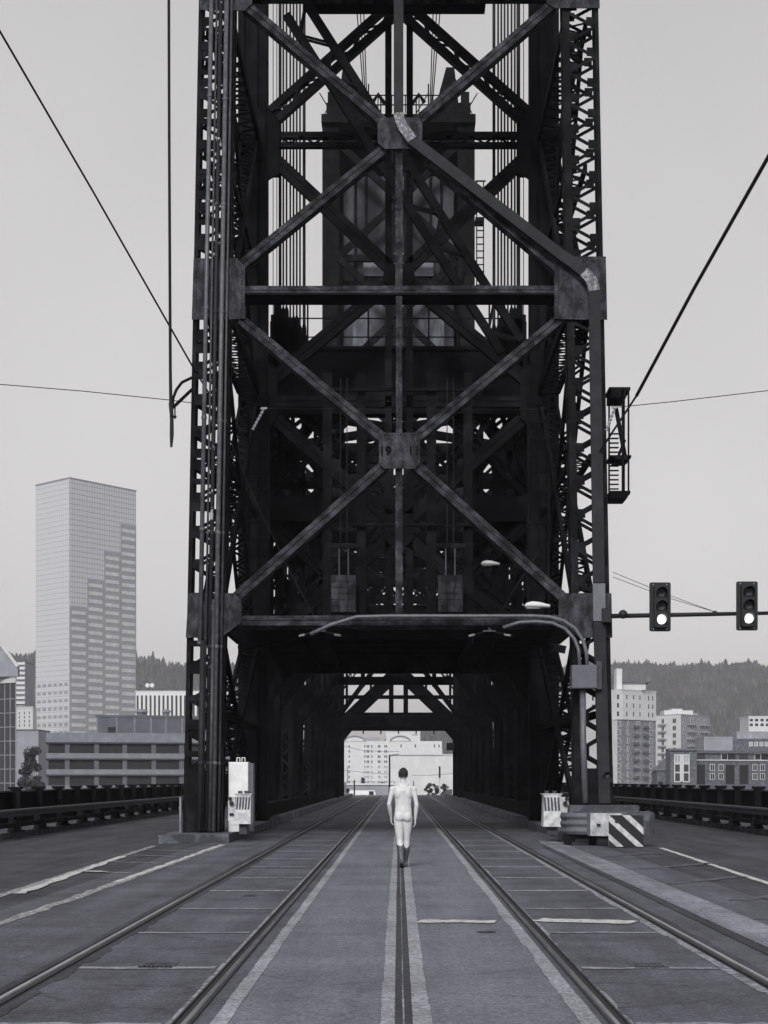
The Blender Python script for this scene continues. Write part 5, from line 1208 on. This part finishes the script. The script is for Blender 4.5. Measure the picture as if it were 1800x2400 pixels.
hand(WL, (.04,.28,-.95), -1); hand(WR, (.0,.1,-1), 1)
me = bpy.data.meshes.new('body'); me.from_pydata([tuple(v) for v in BV], [], BF); bo = bpy.data.objects.new('body', me); S.collection.objects.link(bo)
rm = bo.modifiers.new('r', 'REMESH'); rm.mode = 'VOXEL'; rm.voxel_size = .0058
sm = bo.modifiers.new('s', 'SMOOTH'); sm.factor = .5; sm.iterations = 14
bpy.context.view_layer.update(); nm = bpy.data.meshes.new_from_object(bo.evaluated_get(bpy.context.evaluated_depsgraph_get())); bo.modifiers.clear(); bo.data = nm
nm.materials.clear(); nm.materials.append(M['skin']); nm.polygons.foreach_set('use_smooth', [True]*len(nm.polygons)); bo.parent = PT
# hair
mb = MB(); rr = random.Random(4); v, f = icos(4); vs = []
for q in v:
    p = Vector(q); n_ = noise.noise(p*4)*.10+noise.noise(p*11)*.07; top = max(0, p.z)
    c = Vector((0,-.006,1.715)); r = Vector((.088,.108,.098))*(1+n_*1.3); z = p.z
    if z < -.55: z = -.55-(z+.55)*.1
    x = Vector((p.x*r.x, p.y*r.y, z*r.z*(1.0 if z < 0 else 1.16)))
    if p.y > .5 and z < .45: x.y *= .62
    vs.append(tuple(c+x))
mb.add(vs, f); mb.build('hair', M['hair'], PT, smooth=False).location = (0,0,0)
# boots
def boot(A, K, foot_dir, pitch, top, m):
    A, K = Vector(A), Vector(K); ax = (K-A).normalized(); mb = MB(); vs = []; n = 16; rings = []
    side = Vector((1,0,0))
    fwd = Vector((foot_dir[0], math.cos(pitch)*foot_dir[1], -math.sin(pitch))).normalized(); dn = side.cross(fwd).normalized(); dn = -dn if dn.z > 0 else dn
    L = (Vector(K)-A).length
    for t, rx, ry in ((top,.074,.080),(top*.8,.068,.074),(top*.5,.054,.060),(top*.25,.042,.05),(0,.040,.052)):
        c = A+ax*(t*L); rings.append((c, rx, ry, side, ax.cross(side).normalized()))
    for j, (c, rx, ry, u, w) in enumerate(rings):
        for k in range(n):
            a = 2*math.pi*k/n; p = c+u*rx*math.cos(a)+w*ry*math.sin(a)
            if j == 0: p = p+ax*(.03*abs(math.cos(a))**2-.028*abs(math.sin(a))**4)
            vs.append(p)
    mb.add(vs, [(j*n+k, j*n+(k+1)%n, (j+1)*n+(k+1)%n, (j+1)*n+k) for j in range(len(rings)-1) for k in range(n)])
    vs = []; H0 = A+dn*.03-fwd*.045                                 # foot: rings heel to toe
    prof = [(-.02,.030,.045),(.0,.038,.062),(.05,.041,.064),(.10,.043,.052),(.16,.047,.038),(.21,.042,.030),(.25,.026,.024),(.275,.008,.012)]
    for d, rx, rz_ in prof:
        c = H0+fwd*d+dn*(.055-rz_*.75)
        for k in range(n): a = 2*math.pi*k/n; vs.append(c+side*rx*math.cos(a)+dn*rz_*math.sin(a))
    mb.add(vs, [(j*n+k, j*n+(k+1)%n, (j+1)*n+(k+1)%n, (j+1)*n+k) for j in range(len(prof)-1) for k in range(n)]+[tuple(range(n)), tuple((len(prof)-1)*n+k for k in reversed(range(n)))])
    o = mb.build('boot', M[m], PT, smooth=True); o.location = (0,0,0)
    sb = MB(); so = H0+dn*.072
    pl = [(-.028,.03),(-.03,-.03),(.06,-.036),(.14,-.044),(.20,-.04),(.25,-.022),(.272,0),(.25,.022),(.20,.04),(.14,.044),(.06,.036)]
    q0 = [so+fwd*a+side*b for a, b in pl]; q1 = [p+dn*.010 for p in q0]; k = len(pl)
    sb.add(q0+q1, [tuple(range(k)), tuple(reversed(range(k,2*k)))]+[(i,(i+1)%k,(i+1)%k+k,i+k) for i in range(k)])
    hc = so+fwd*.0+dn*.026; 
    vs = [hc+fwd*a+side*b+dn*e for e, sc in ((-.02,1),(.022,.86)) for a, b in ((-.03*sc,-.032*sc),(.038*sc,-.034*sc),(.038*sc,.034*sc),(-.03*sc,.032*sc))]
    sb.add(vs, [(0,1,2,3),(7,6,5,4),(0,4,5,1),(1,5,6,2),(2,6,7,3),(3,7,4,0)])
    sb.build('sole', M['boot_dk'], o)
    return o
boot(AL, KL, (0.05,1,0), math.radians(52), .74, 'boot'); boot(AR, KR, (.03,1,0), math.radians(2), .74, 'boot')

# ------------------------------------------------------------------ air
hm = bpy.data.materials.new('haze'); hm.use_nodes = True; t_ = hm.node_tree; t_.nodes.clear()
pv = t_.nodes.new('ShaderNodeVolumePrincipled'); pv.inputs['Color'].default_value = (.95,.94,.95,1); pv.inputs['Density'].default_value = .00008; pv.inputs['Anisotropy'].default_value = -.3
ho = t_.nodes.new('ShaderNodeOutputMaterial'); t_.links.new(pv.outputs[0], ho.inputs['Volume'])
hz = MB().bx(-3600, 3600, -120, 4200, -15.2, 262).build('haze', hm); hz['kind'] = 'stuff'; hz['label'] = 'thin pale haze filling the air over the bridge and city'
for o in S.objects:
    if '_w' in o: del o['_w']
